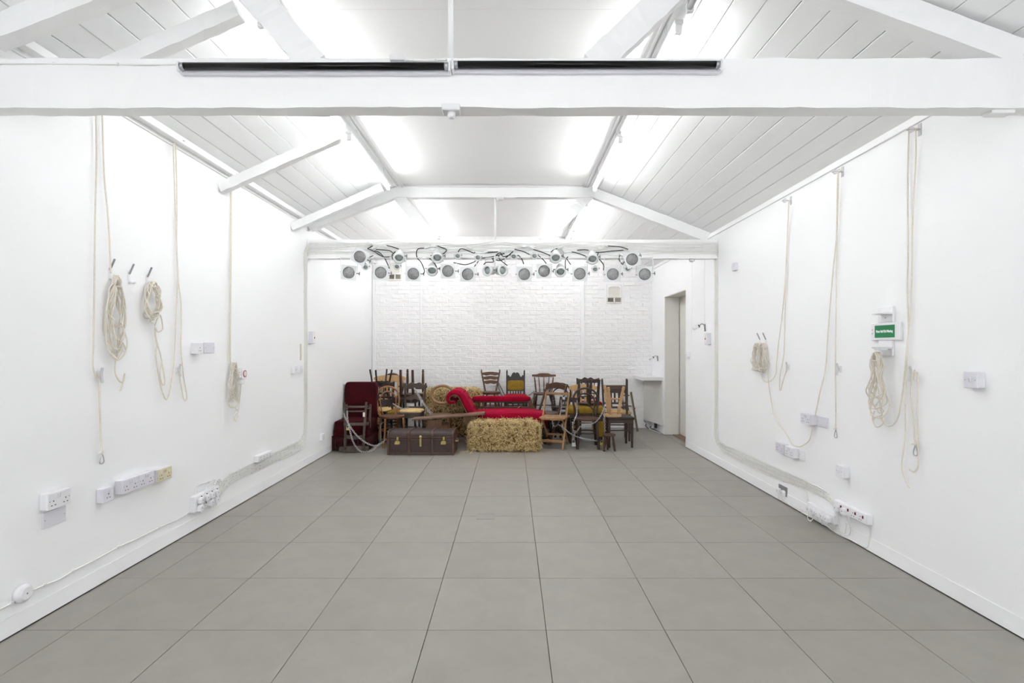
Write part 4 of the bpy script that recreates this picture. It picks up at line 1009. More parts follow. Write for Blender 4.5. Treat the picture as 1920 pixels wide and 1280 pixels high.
            for k in range(n):
                u = (k+1)/(n+1)-.5
                m = MB().lathe((u*wb*.9, yb0, h-.01), (u*wt*1.0, yb0+.02, ht-.05), [(0, .008), (.12, .008), (.18, .013), (.24, .008), (.45, .011), (1, .007)], 8); bb(m).build('spindle', bm_, t)
        elif back == 'slats':
            W = g('crestw', wt+.07)
            bb(curveboard(W, ht-.1, ht-.01, .022, yb0, .04, lambda u: .018*math.sin(PI*u)-.02*abs(2*u-1)**6, lambda u: .03*abs(2*u-1)**4)).build('crest_rail', bm_, t, .004)
            n = g('n', 4)
            for k in range(n):
                u = (k+1)/(n+1)-.5
                m = MB().bar((u*wb*.95, yb0+.01, h-.01), (u*wt*1.0, yb0+.028, ht-.07), .034, .011, (0, 1, 0)); bb(m).build('back_slat', bm_, t, .002)
            if g('arms'):
                for s in (-1, 1):
                    MB().tube(smooth_path([(s*(wb/2+.0), yb0+.03, h+.22), (s*(wf/2+.03), 0, h+.22), (s*(wf/2+.03), -d/2+.05, h+.215)], 5), .02, 8, flat=.6).build('arm', bm_, t)
                    turned((s*(wf/2-.02), -d/2+.08, h-.01), (s*(wf/2+.02), -d/2+.08, h+.21), .014).build('arm_post', bm_, t)
        elif back == 'carved':
            def tf(u): return .035*math.sin(PI*u)+.012*math.sin(7*PI*u)
            bb(curveboard(iw+.02, ht-.09, ht-.03, .02, yb0, .012, tf, lambda u: .014*math.sin(5*PI*u)**2)).build('crest_rail', bm_, t, .002)
            for s in (-1, 1): bb(MB().tube([(s*iw*.2+.028*math.cos(2*PI*k/12), yb0-.008, ht-.055+.02*math.sin(2*PI*k/12)) for k in range(12)], .006, 5, True)).build('carved_scroll', bm_, t)
            for q in g('slats', (.2, .5)): bb(MB().box((0, yb0, h+H*q), (iw, .016, .03))).build('back_rail', bm_, t, .002)
            for k in range(g('n', 3)):
                u = (k+1)/(g('n', 3)+1)-.5; bb(MB().box((u*iw, yb0, h+H*(.25+.5)/1.0-.06), (.016, .012, H*.52))).build('back_slat', bm_, t, .002)
        elif back == 'panel':
            def tf(u):
                v = abs(2*u-1); return .075*max(0, 1-(v/.52)**4)*(1-.25*math.exp(-(v/.05)**2))+.03*max(0, 1-((v-.8)/.12)**2)
            bb(curveboard(iw+.02, ht-.13, ht-.075, .022, yb0, 0, tf, None, 48)).build('crest_rail', bm_, t)
            for z in (ht-.145, h+.115): bb(MB().box((0, yb0, z), (iw, .022, .035))).build('back_rail', bm_, t, .003)
            bb(MB().blob((0, yb0-.012, (ht-.145+h+.115)/2), (iw*.485, .018, (ht-h-.26)/2+.005), .3, 24, 10)).build('back_panel', g('pmat', 'mustard'), t)
            for k in range(5): bb(turned((( k-2)*.045, yb0, h+.01), ((k-2)*.045, yb0, h+.1), .009, 7)).build('spindle', bm_, t)
        elif back == 'wavy':
            bb(curveboard(wt+.01, ht-.1, ht-.02, .026, yb0, .01, lambda u: .022*math.sin(PI*u)+.01*math.cos(6*PI*u)-.03*abs(2*u-1)**8, lambda u: .02*math.sin(PI*u)+.03*abs(2*u-1)**6)).build('crest_rail', bm_, t, .004)
            bb(curveboard(iw, h+H*.38, h+H*.47, .02, yb0, .01, lambda u: .04*math.sin(PI*u)**2, lambda u: .03*math.cos(4*PI*u)*.4)).build('mid_rail', bm_, t, .003)
            bb(MB().box((0, yb0, h+H*.1), (iw, .018, .03))).build('back_rail', bm_, t, .002)
        elif back == 'slatback':
            zc = g('crestz', ht-.05)
            bb(MB().box((0, yb0, zc), (iw, .022, .07))).build('crest_rail', bm_, t, .003)
            bb(MB().box((0, yb0, h+.1), (iw, .02, .03))).build('back_rail', bm_, t, .003)
            for k in range(g('n', 3)):
                u = (k+1)/(g('n', 3)+1)-.5; bb(MB().box((u*iw, yb0, (zc+h+.1)/2), (.03, .012, zc-h-.1))).build('back_slat', bm_, t, .002)
        elif back == 'none': pass
    return t
def at(px, Y): return (px-VX)*Y/FPX

# --- dark red velvet slipper chair at the left wall
t = thing('slipper_chair', 'dark crimson velvet slipper chair with fringe against the left wall', 'armchair', (-2.235, 7.58, 0), (0, 0, 0.0))
MB().blob((0, -.02, .33), (.245, .31, .09), .3, 28, 12).build('seat_cushion', 'velvet_dark', t)
MB().box((0, -.02, .2), (.48, .58, .2)).build('seat_base', 'velvet_dark', t, .02, seg=2)
MB().blob((0, .22, .62), (.235, .08, .31), .2, 28, 14, Matrix.Rotation(-.12, 3, 'X')).build('backrest', 'velvet_dark', t)
mb = MB(); rf = random.Random(4)
for k in range(90):
    u = k/90*4; s = int(u); f = u-s
    x, y = ((-.243+.486*f, -.315), (.243, -.315+.59*f), (.243-.486*f, .275), (-.243, .275-.59*f))[s]
    mb.cyl((x, y, .2), (x+rf.uniform(-.006, .006), y+rf.uniform(-.006, .006), .012), .009, .007, 5)
mb.build('fringe', 'fringe_dark', t, kind='stuff')
MB().tube([(-.246, -.318, .205), (.246, -.318, .205), (.246, .278, .205), (-.246, .278, .205)], .01, 6, True).build('braid', 'velvet_dark', t)
for sx in (-1, 1):
    for sy in (-1, 1): MB().cyl((sx*.2, -.02+sy*.22, 0), (sx*.2, -.02+sy*.22, .12), .018, .022, 8).build('leg', 'w_darker', t)

# --- worn wooden chair turned upside down in front of it
t = thing('upturned_chair', 'worn grey-brown seatless chair standing upside down before the velvet chair', 'chair', (at(664, 7.16), 7.16, 0), (-.1, 0, .06))
for s in (-1, 1):
    turned((s*.125, 0, .05), (s*.125, .01, .3), .018).build('back_post', 'w_worn', t)
    MB().bar((s*.125, .01, .28), (s*.15, .0, .69), .03, .03, (0, 1, 0), .026, .026).build('leg', 'w_worn', t, .003)
    MB().bar((s*.16, .2, .33), (s*.165, .2, .66), .03, .03, (0, 1, 0), .026, .026).build('leg', 'w_worn', t, .003)
    MB().bar((s*.14, .0, .39), (s*.16, .2, .39), .02, .04).build('seat_rail', 'w_worn', t, .003)
    MB().tube([(s*.147, .0, .6), (s*.163, .2, .6)], .009, 6).build('stretcher', 'w_worn', t)
curveboard(.4, 0.0, .085, .028, 0, .02, lambda u: .012*math.sin(PI*u), lambda u: .03*abs(2*u-1)**2).build('crest_rail', 'w_worn', t, .004)
curveboard(.26, .19, .24, .016, 0.0, .03, lambda u: -.02*math.sin(PI*u)+.01, lambda u: -.02*math.sin(PI*u)+.01).build('back_slat', 'w_worn', t)
for y, z in ((0.0, .39), (.2, .39)): MB().box((0, y, z), (.3, .02, .04)).build('seat_rail', 'w_worn', t, .003)
for y, z in ((0.0, .62), (0.0, .565), (.2, .63)): MB().tube([(-.15, y, z), (.15, y, z)], .01, 6).build('stretcher', 'w_worn', t)
tg = MB().box((.125, -.022, .52), (.028, .003, .06)).build('paper_tag', 'paper_tag', t)

chair('bentwood_chair', 'honey-coloured bentwood cafe chair with round seat behind the trunk', (at(734, 7.72), 7.74, 0), (0, 0, .5),
      dict(wf=.37, wb=.36, d=.37, h=.44, ht=.85, mat='w_honey', smat='w_mid', seat='round', legs='bent', back='bentwood', lw=.34, rake=.07, braces=True, lr=.016))
chair('carved_chair', 'dark carved-crest dining chair with pale seat behind the velvet chair', (-2.06, 8.16, 0), (0, 0, -.12),
      dict(wf=.36, wb=.34, d=.36, h=.47, ht=.90, mat='w_dark', smat='torn_seat', back='carved', pad=.025, slats=(.12, .42), n=3, rake=.06, wt=.36))
chair('farmhouse_armchair', 'pale pine farmhouse armchair with slatted back in left pile', (-2.06, 8.62, 0), (0, 0, .0),
      dict(wf=.46, wb=.44, d=.42, h=.45, ht=.965, mat='w_pine', back='slats', n=4, arms=True, crestw=.54, wt=.46, legs='turnedfront', rake=.08))
chair('upturned_bentwood_chair', 'near-black bentwood chair upside down on the pine armchair', (at(714, 8.5), 8.5, 1.085), (PI, 0, .5),
      dict(wf=.30, wb=.28, d=.32, h=.39, ht=.72, mat='w_darker', seat='round', legs='bent', back='bentwood', splay=.03, lr=.014, lw=.26))
chair('balloon_back_chair', 'dark maroon balloon-back chair by the brick wall, left pile', (at(731, 9.13)+.02, 9.08, 0), (0, 0, .1),
      dict(wf=.44, wb=.40, d=.40, h=.5, ht=.965, mat='w_maroon', smat='velvet_dark', back='balloon', lw=.37, lh=.43, lr2=.026, pad=.03, rake=.08, legs='turnedfront'))
chair('mustard_seat_chair', 'dark low chair with mustard seat wedged between honey and distressed chairs', (-1.83, 8.2, 0), (0, 0, .5),
      dict(wf=.36, wb=.34, d=.34, h=.42, ht=.62, mat='w_darker', smat='mustard', back='slatback', crestz=.58, n=3, pad=.035, rake=.05, rearst=True))
# low dark table that carries an upturned chair
t = thing('side_table', 'dark side table buried in left pile under the upturned leather chair', 'table', (-1.66, 8.52, 0))
MB().box((0, 0, .63), (.34, .44, .025)).build('table_top', 'w_darker', t, .004)
MB().box((0, 0, .59), (.3, .4, .055)).build('apron', 'w_darker', t, .002)
for sx in (-1, 1):
    for sy in (-1, 1): turned((sx*.13, sy*.18, 0), (sx*.13, sy*.18, .57), .018).build('leg', 'w_darker', t)
t = chair('upturned_leather_chair', 'brown leather-seated chair upside down with turned legs pointing up', (-1.625, 8.5, 1.085), (PI, 0, -.33),
      dict(wf=.40, wb=.33, d=.36, h=.42, ht=.5, mat='w_brown', smat='leather_brown', seat='round', legs='turnedfront', back='none', splay=0.0, rsplay=.02, pad=.03, stretch=(.27,), lr=.02))
chair('distressed_chair', 'distressed dark chair with wavy crest and torn yellow seat', (at(772, 7.98), 8.0, 0), (0, 0, -.08),
      dict(wf=.36, wb=.32, d=.34, h=.47, ht=.885, mat='w_worn', smat='torn_seat', back='wavy', wt=.37, pad=.028, rake=.05, legs='turnedfront', bmat='w_worn'))
chair('ring_back_chair', 'light bentwood ring-back chair behind the plank bench', (at(827, 8.02), 7.98, 0), (0, 0, 0.0),
      dict(wf=.36, wb=.36, d=.34, h=.43, ht=.845, mat='w_ring', seat='round', legs='bent', back='balloon', lw=.345, lh=.27, lr2=.02, rake=.05, smat='w_bench'))
# --- plank bench
t = thing('plank_bench', 'brown plank bench with arched board legs behind the trunk', 'bench', (at(842, 7.62), 7.62, 0), (0, 0, .16))
MB().add([(-.53, -.10, .405), (.5, -.12, .465), (.54, .11, .465), (-.5, .10, .405), (-.53, -.10, .43), (.5, -.12, .492), (.54, .11, .492), (-.5, .10, .43)],
         [(0, 3, 2, 1), (4, 5, 6, 7), (0, 1, 5, 4), (1, 2, 6, 5), (2, 3, 7, 6), (3, 0, 4, 7)]).build('bench_top', 'w_bench', t, .003)
for x, zt in ((-.3, .41), (.4, .455)):
    MB().prism([(-.1, 0), (-.045, 0), (-.03, .1), (0, .14), (.03, .1), (.045, 0), (.1, 0), (.085, zt), (-.085, zt)], x-.012, x+.012, 'yz').build('board_leg', 'w_benchleg', t, .002)
    n = 8; s = 1 if x < 0 else -1
    MB().prism([(x, zt-.005), (x+s*.2, zt+s*.006)]+[(x+s*.2*math.cos(PI/2*k/n), zt-.02-.2*math.sin(PI/2*k/n)) for k in range(n+1)], -.075, -.055).build('bracket', 'w_benchleg', t, .002)
t = thing('drawer_box', 'small honey wood drawer box underneath the plank bench', 'box', (at(822, 7.72), 7.72, 0), (0, 0, .16))
MB().box((0, 0, .19), (.3, .16, .3)).build('box_body', 'w_benchleg', t, .004)
d_ = MB().box((0, -.085, .25), (.26, .012, .12)).build('drawer_front', 'w_honey', t, .003)
MB().cyl((0, -.09, .25), (0, -.11, .25), .012, n=10).build('knob', 'brass', d_)
for sx in (-1, 1): MB().box((sx*.13, 0, .02), (.03, .14, .04)).build('foot', 'w_benchleg', t)

# --- travel trunk
tx0, tx1 = at(726, 7.02), at(851, 7.02); W = tx1-tx0
t = thing('steamer_trunk', 'dark brown ribbed steamer trunk with brass latches', 'trunk', ((tx0+tx1)/2, 7.235, 0), (0, 0, .0))
D, H = .43, .305
MB().box((0, 0, .012+.105), (W-.02, D-.02, .21)).build('trunk_body', 'trunk_fibre', t, .006)
def lidprof(w, d, z0, z1, r=.045):
    n = 5; p = [(-d/2, z0)]
    p += [(-d/2+r-r*math.cos(PI/2*k/n), z1-r+r*math.sin(PI/2*k/n)) for k in range(n+1)]
    p += [(d/2-r+r*math.sin(PI/2*k/n), z1-r+r*math.cos(PI/2*k/n)) for k in range(n+1)]+[(d/2, z0)]
    return p
lid = MB().prism(lidprof(W, D-.02, .224, H), -W/2+.01, W/2-.01, 'yz').build('trunk_lid', 'trunk_fibre', t, .003)
for x in (-W/2+.012, -W/2+W*.322, -W/2+W*.672, W/2-.012):
    MB().box((x, 0, .112), (.028, D+.012, .222)).build('rib', 'trunk_rib', t, .004)
    MB().prism(lidprof(W, D+.016, .226, H+.012, .05), x-.013, x+.013, 'yz').build('lid_rib', 'trunk_rib', lid, .003)
MB().box((0, -D/2+.004, .02), (W-.03, .014, .024)).build('bottom_rail', 'trunk_rib', t, .003)
MB().box((0, -D/2+.006, .212), (W-.03, .008, .016)).build('body_rim', 'trunk_rib', t, .002)
MB().box((0, -D/2+.006, .236), (W-.03, .008, .016)).build('lid_rim', 'trunk_rib', lid, .002)
for x, fl_ in ((-W/2+.135, 0), (W/2-.14, 1)):
    l = MB().prism([(x-.034, .142), (x+.03, .142), (x+.036, .168), (x+.024, .19), (x-.024, .19), (x-.036, .168)], -D/2-.004, -D/2+.012).build('latch', 'brass', t, .002)
    MB().box((x+.005, -D/2-.008, .222), (.026, .01, .042)).build('hasp', 'brass', l, .003)
    MB().cyl((x, -D/2-.004, .165), (x, -D/2-.014, .165), .016, n=14).build('lock_button', 'brass', l)
l = MB().box((0, -D/2, .17), (.026, .012, .11)).build('latch', 'brass', t, .003)
MB().lathe((0, -D/2-.002, .245), (0, -D/2-.016, .245), [(0, .02), (.6, .018), (1, .008)], 14).build('hasp', 'brass', l)
MB().cyl((0, -D/2-.004, .13), (0, -D/2-.014, .13), .014, n=12).build('lock_button', 'brass', l)
for s in (-1, 1):
    MB().tube(smooth_path([(s*(W/2), -.08, .17), (s*(W/2+.03), -.05, .16), (s*(W/2+.03), .05, .16), (s*(W/2), .08, .17)], 4), .013, 6, flat=.6).build('side_handle', 'leather_tan', t)

# --- straw bales
def bale(name, label, loc, dims, rz, seed, n=2600, grp=None):
    t = thing(name, label, 'straw bale', loc, (0, 0, rz), grp); r = random.Random(seed)
    L, Dp, Hh = dims
    mb = MB().blob((0, 0, Hh/2), (L/2-.02, Dp/2-.02, Hh/2-.012), .3, 40, 20)
    mb.v = [(x+r.uniform(-.012, .012), y+r.uniform(-.012, .012), max(.004, z+r.uniform(-.01, .01))) for x, y, z in mb.v]
    mb.build('bale_core', 'straw_core', t)
    packs = [MB(), MB(), MB()]
    for k in range(n):
        f = r.random()
        if f < .36: p = Vector((r.uniform(-L/2, L/2)*.97, r.uniform(-Dp/2, Dp/2)*.97, Hh)); nn = Vector((0, 0, 1))
        elif f < .76: p = Vector((r.uniform(-L/2, L/2)*.98, -Dp/2, r.uniform(.01, Hh*.98))); nn = Vector((0, -1, 0))
        elif f < .84: p = Vector((r.uniform(-L/2, L/2), Dp/2, r.uniform(.01, Hh*.98))); nn = Vector((0, 1, 0))
        else:
            s = r.choice((-1, 1)); p = Vector((s*L/2, r.uniform(-Dp/2, Dp/2)*.97, r.uniform(.01, Hh*.98))); nn = Vector((s, 0, 0))
        ed = 0.0
        q = Vector((abs(p.x)/(L/2), abs(p.y)/(Dp/2), abs(p.z-Hh/2)/(Hh/2))); srt = sorted(q)
        if srt[1] > .8: p = Vector((p.x*(1-.11*(srt[1]-.8)/.2*.8), p.y*(1-.22*(srt[1]-.8)/.2*.7), Hh/2+(p.z-Hh/2)*(1-.2*(srt[1]-.8)/.2)))
        d = Vector((r.gauss(0, 1), r.gauss(0, 1), r.gauss(0, .8)-(.5 if abs(nn.z) < .5 else 0)))
        d = d-nn*d.dot(nn)*.75
        if d.length < .1: continue
        d.normalize(); ln = r.uniform(.04, .15); a = p-d*ln/2-nn*.012; b = p+d*ln/2+nn*r.uniform(-.012, .035)
        a.z = max(a.z, .004); b.z = max(b.z, .004)
        md = (a+b)/2+nn*r.uniform(0, .012); md.z = max(md.z, .004)
        w = r.uniform(.0018, .0042); sd = d.cross(nn).normalized()*w; up = nn*w
        vs = [a-sd, a+sd, a+up, md-sd, md+sd, md+up, b-sd*.6, b+sd*.6, b+up*.6]
        packs[(0, 1, 2, 1)[k % 4]].add(vs, [(0, 3, 4, 1), (1, 4, 5, 2), (2, 5, 3, 0), (3, 6, 7, 4), (4, 7, 8, 5), (5, 8, 6, 3)])
    packs[0].build('straw', 'straw', t, kind='stuff'); packs[1].build('straw', 'straw_pale', t, kind='stuff'); packs[2].build('straw', 'straw_dark', t, kind='stuff')
    return t
bale('straw_bale', 'golden straw bale on the floor in front of the chaise', (at(946, 7.45), 7.46, 0), (.99, .48, .385), -.03, 1, 5200)
bale('straw_bale', 'straw bale behind the ring-back chair, lower of the stack', (-.98, 8.68, 0), (.92, .44, .38), .02, 2, 1600)
bale('straw_bale', 'straw bale behind the chaise scroll, upper of the stack', (-.97, 8.67, .385), (.92, .42, .375), -.02, 3, 2600)
mb = MB(); r = random.Random(9)
for k in range(260):
    a = r.choice([(-.68, 7.2, .14), (-.45, 7.17, .2), (0, 7.17, .3), (.35, 7.2, .15), (-.62, 7.3, .1)])
    p = Vector((r.gauss(a[0], a[2]), r.gauss(a[1], .04), .003)); q = r.uniform(0, PI); ln = r.uniform(.01, .04)
    dd = Vector((math.cos(q), math.sin(q), 0))*ln/2; sd = Vector((-math.sin(q), math.cos(q), 0))*.0018
    mb.add([p-dd-sd, p-dd+sd, p+dd, p-dd+Vector((0, 0, .003))], [(0, 1, 2), (0, 2, 3), (1, 3, 2), (0, 3, 1)])
o = mb.build('straw_litter', 'straw_pale'); tag(o, 'loose straw bits scattered on the floor around the front bale', 'straw', kind='stuff')

# --- red velvet chaise longue
t = thing('chaise_longue', 'bright red velvet chaise longue with scrolled buttoned back', 'chaise', (0, 8.07, 0))
CX0, CX1 = -.64, .56
def dzs(p): return .03*math.sin(PI*min(1, max(0, (p.x+.6)/1.2)))*(1 if p.z > 0 else 0)
MB().blob(((CX0+CX1)/2, 0, .375), ((CX1-CX0)/2, .275, .085), .3, 36, 12, None, dzs).build('seat_cushion', 'velvet_red', t)
MB().box(((CX0+CX1)/2, 0, .25), (CX1-CX0-.03, .52, .16)).build('seat_frame', 'velvet_dark', t, .01)
MB().box(((CX0+CX1)/2, -.265, .2), (CX1-CX0, .025, .06)).build('front_rail', 'w_dark', t, .004)
for x in (CX0+.06, CX1-.06):
    for y in (-.22, .22): turned((x, y, 0), (x, y, .2), .03).build('leg', 'w_dark', t)
# scroll: centre line in x, z; thickness tapering
cl = [(-.55, .34), (-.6, .45), (-.655, .56), (-.7, .645), (-.735, .71), (-.78, .755), (-.84, .773), (-.895, .758), (-.94, .715), (-.945, .66), (-.91, .62), (-.87, .62), (-.845, .645)]
cv = smooth_path([(x, 0, z) for x, z in cl], 4); N = len(cv); inn, out = [], []
for i, p in enumerate(cv):
    a = cv[min(i+1, N-1)]-cv[max(i-1, 0)]; nrm = Vector((a.z, 0, -a.x)).normalized(); th = .055*(1-.62*(i/(N-1))**1.2)
    inn.append(p+nrm*th); out.append(p-nrm*th)
def band(y0, y1, dy=9):
    mb = MB(); vs = []; ring = inn+out[::-1]; M = len(ring)
    for j in range(dy+1):
        f = j/dy; e = 1-.5*abs(2*f-1)**8*.35; y = y0+(y1-y0)*f
        for i, p in enumerate(ring):
            c = cv[i] if i < N else cv[2*N-1-i]
            q = c+(p-c)*e
            if i < N and 2 < i < 22:      # button dimples on the inner face
                bu = (i/3.2) % 2; bv = (f*6) % 2
                q = q-(p-c).normalized()*(.013*max(0, math.cos(PI*(i/3.0)))*max(0, math.cos(PI*f*5+(PI/2 if int(i/3) % 2 else 0))))
            vs.append((q.x, y, q.z))
    fs = []
    for j in range(dy):
        for i in range(M):
            l = (i+1) % M; fs.append((j*M+i, j*M+l, (j+1)*M+l, (j+1)*M+i))
    fs += [tuple(range(M-1, -1, -1)), tuple(dy*M+i for i in range(M))]
    return mb.add(vs, fs, True)
sb = band(-.27, .27, 18).build('scroll_back', 'velvet_red', t)
mb = MB()
for i in (6, 12, 18, 24):
    for f in ((-.18, -.06, .06, .18) if (i//6) % 2 else (-.12, 0, .12)):
        p = inn[i]; mb.blob((p.x-.002, f, p.z-.002), (.009, .009, .009), 1, 8, 6)
mb.build('button', 'velvet_red', sb)
mb = MB()
for s in (-.285,): mb.tube([(p.x-.05*0, s, p.z) for p in out[::2]], .01, 6)
mb.build('scroll_edge', 'w_benchleg', sb)
MB().prism([(-.61, .14), (-.5, .14), (-.56, .4), (-.66, .62), (-.70, .6), (-.63, .4)], .272, .295).build('scroll_side', 'w_benchleg', sb, .003)
# gallery with padded rail
gy = .31
MB().blob((-.16, gy, .625), (.47, .055, .045), .4, 30, 10).build('padded_rail', 'velvet_red', t)
MB().box((-.16, gy, .575), (.88, .05, .025)).build('gallery_rail', 'w_dark', t, .003)
MB().box((-.14, gy, .485), (.95, .04, .035)).build('gallery_rail', 'w_brown', t, .003)
for k in range(9): turned((-.52+.09*k, gy, .495), (-.52+.09*k, gy, .57), .011, 7).build('spindle', 'w_brown', t)
MB().prism([(.29, .32), (.42, .32), (.40, .45), (.34, .52), (.31, .64), (.26, .64), (.27, .52)], gy-.03, gy+.03).build('gallery_end', 'w_benchleg', t, .004)

# --- low platform with three chairs by the brick wall
t = thing('low_bench', 'low dark bench behind the chaise under three small chairs', 'bench', (.1, 9.07, 0))
MB().box((0, 0, .2), (1.6, .5, .03)).build('bench_top', 'w_darker', t, .003)
for x in (-.7, 0, .7): MB().box((x, 0, .0925), (.04, .42, .185)).build('board_leg', 'w_darker', t)
chair('ladder_back_chair', 'small brown ladder-back chair with splayed back by brick wall', (at(920, 9.06), 9.04, .215), (0, 0, .04),
      dict(wf=.335, wb=.22, d=.32, h=.465, ht=.80, wt=.36, mat='w_mid', seat='round', legs='splay', back='ladder', slats=(.44, .66, .88), wavy=True, rake=.06, sth=.04, finial=True))
chair('carved_panel_chair', 'dark carved chair with mustard back panel and red seat', (at(967, 8.98), 9.0, .215), (0, 0, 0),
      dict(wf=.42, wb=.34, d=.38, h=.37, ht=.79, mat='w_darker', smat='velvet_scarlet', back='panel', pad=.05, finial=True, wt=.345, rake=.05, legs='turnedfront'))
chair('spindle_back_chair', 'brown spindle-back kitchen chair by brick wall, right of panel chair', (at(1020, 9.06), 9.05, .215), (0, 0, -.05),
      dict(wf=.38, wb=.31, d=.34, h=.445, ht=.77, wt=.37, mat='w_brown', bmat='w_mid', seat='dee', legs='splay', back='spindle', n=3, crestw=.42, rake=.05))

# --- folding chairs
def folding(name, label, loc, rz, mt, w=.36, ht=.80, h=.42, crest=True, slat=False, spread=.27):
    t = thing(name, label, 'folding chair', loc, (0, 0, rz))
    for s in (-1, 1):
        MB().bar((s*w/2, -spread, 0), (s*w/2, .17, ht), .022, .036, (0, 1, 0)).build('back_rail', mt, t, .003)
        MB().bar((s*(w/2-.028), spread*.85, 0), (s*(w/2-.028), -.15, h-.02), .02, .034, (0, 1, 0)).build('rear_leg', mt, t, .003)
    f = lambda z: -spread+(spread+.17)*z/ht
    if crest: curveboard(w+.03, ht-.1, ht-.02, .02, f(ht-.06), .02, lambda u: .045*math.sin(PI*u)**1.5, lambda u: .03*math.sin(PI*u)).build('crest_rail', mt, t, .003)
    else:
        MB().box((0, f(ht-.02), ht-.02), (w, .026, .034)).build('crest_rail', mt, t, .003)
    MB().box((0, -.02, h), (w+.03 if not crest else w-.03, .34, .022)).build('seat', mt, t, .004)
    MB().box((0, -.19, h-.012), (w-.03, .02, .03)).build('seat_rail', mt, t, .003)
    MB().box((0, f(.11), .11), (w-.02, .018, .04)).build('front_stretcher', mt, t, .003)
    MB().box((0, spread*.85-(spread*.85+.15)*.16/(h-.02), .16), (w-.05, .018, .03)).build('rear_stretcher', mt, t, .003)
    return t
folding('folding_chair', 'dark brown wooden folding chair leaning left behind the pale one', (at(1032, 8.05), 8.05, 0), -.75, 'w_brown', .38, .875, .44)
folding('folding_chair', 'pale slatted wooden folding chair in front of right pile', (at(1041, 7.62), 7.66, 0), -.32, 'w_folding', .35, .775, .43, False)
chair('bentwood_chair', 'dark bentwood chair half hidden behind the pale folding chair', (at(1056, 8.62), 8.6, 0), (0, 0, .15),
      dict(wf=.39, wb=.38, d=.38, h=.475, ht=.835, mat='w_darker', seat='round', legs='bent', back='bentwood', lw=.36, rake=.07))
chair('bentwood_chair', 'dark bentwood chair with round seat, front of right pile', (at(1101, 7.55), 7.57, 0), (0, 0, -.05),
      dict(wf=.36, wb=.36, d=.37, h=.43, ht=.835, mat='w_dark', seat='round', legs='bent', back='bentwood', lw=.36, rake=.07, smat='w_brown', bmat='w_darker', splay=.02))
chair('low_dark_chair', 'low dark slatted chair hidden behind the pale folding chair', (.8, 8.1, 0), (0, 0, -.6),
      dict(wf=.38, wb=.36, d=.36, h=.43, ht=.66, mat='w_darker', back='slatback', crestz=.62, n=3, rake=.05, rearst=True, stretch=(.12, .25)))
# --- mustard upholstered seat
t = thing('mustard_stool', 'mustard upholstered low seat wedged behind the dark bentwood chair', 'stool', (1.12, 8.0, 0))
MB().blob((0, 0, .5), (.29, .17, .06), .35, 28, 10).build('seat_cushion', 'mustard', t)
MB().box((0, 0, .415), (.52, .3, .07)).build('seat_frame', 'w_dark', t, .004)
MB().blob((.2, -.13, .22), (.075, .03, .12), .35, 16, 8).build('side_pad', 'mustard', t)
for sx in (-1, 1):
    for sy in (-1, 1): turned((sx*.23, sy*.12, 0), (sx*.23, sy*.12, .39), .02).build('leg', 'w_dark', t)
chair('farmhouse_chair', 'pale pine slat-back chair in the middle of right pile', (at(1095, 8.5), 8.4, 0), (0, 0, .03),
      dict(wf=.42, wb=.38, d=.3, h=.44, ht=.83, mat='w_pine', back='slats', n=4, crestw=.46, wt=.40, legs='turnedfront', rake=.06))
chair('carved_chair', 'dark chair with pierced carved crest behind pale pine chair', (at(1103, 8.85)+.02, 8.82, 0), (0, 0, 0),
      dict(wf=.42, wb=.39, d=.38, h=.5, ht=.915, mat='w_dark', smat='velvet_scarlet', back='carved', pad=.03, slats=(.18, .62), n=4, wt=.41, rake=.05))
chair('upturned_chair', 'dark chair upside down with curved legs up, behind bentwood loops', (at(1103, 8.02), 8.02, .955), (PI, 0, .7),
      dict(wf=.26, wb=.24, d=.26, h=.385, ht=.45, mat='w_dark', back='none', seat='dee', legs='turnedfront', stretch=(.22,), lr=.02))
chair('dining_chair', 'dark straight-backed dining chair with pale stool on its seat', (at(1159, 7.7), 7.7, 0), (0, 0, .02),
      dict(wf=.39, wb=.38, d=.38, h=.44, ht=.955, mat='w_dark', back='slatback', crestz=.79, n=2, wt=.42, rake=.08, stretch=(.2,), smat='w_darker', rsplay=.02))
chair('dining_chair', 'second dark straight-backed chair close behind the stool-laden one', (at(1156, 8.22), 8.22, 0), (0, 0, -.04),
      dict(wf=.40, wb=.39, d=.36, h=.45, ht=.94, mat='w_brown', back='slatback', crestz=.80, n=3, wt=.43, rake=.06, stretch=(.2,), smat='rush', rsplay=.02))
def stool(name, label, loc, rot, rad, h, mt, sth=.028, splay=.05, n=3, lr=.013, rung=True, a0=.5):
    t = thing(name, label, 'stool', loc, rot)
    MB().prism([(rad*math.cos(2*PI*k/28), rad*math.sin(2*PI*k/28)) for k in range(28)], h-sth, h, 'xy').build('seat', mt, t, .007, seg=2)
    pts = []
    for k in range(n):
        a = a0+2*PI*k/n; c, s = math.cos(a), math.sin(a)
        p1 = Vector((c*rad*.62, s*rad*.62, h-sth)); p0 = Vector((c*(rad*.62+splay), s*(rad*.62+splay), 0))
        turned(p0, p1, lr, 9).build('leg', mt, t); pts.append(p0.lerp(p1, .45))
    if rung:
        for k in range(n): MB().tube([pts[k], pts[(k+1) % n]], .008, 6).build('stretcher', mt, t)
    return t
stool('upturned_stool', 'pale turned-leg stool upside down on the dark dining chair', (at(1148.5, 7.6), 7.62, .875), (PI, 0, 0), .133, .433, 'w_stoolpine', .032, .085, 3, .023, a0=0.0)
stool('milking_stool', 'tiny dark milking stool on floor before the dining chair', (at(1141.5, 7.32), 7.32, 0), (0, 0, 0), .095, .235, 'w_brown', .026, .03, 3, .017, False, a0=-.5)
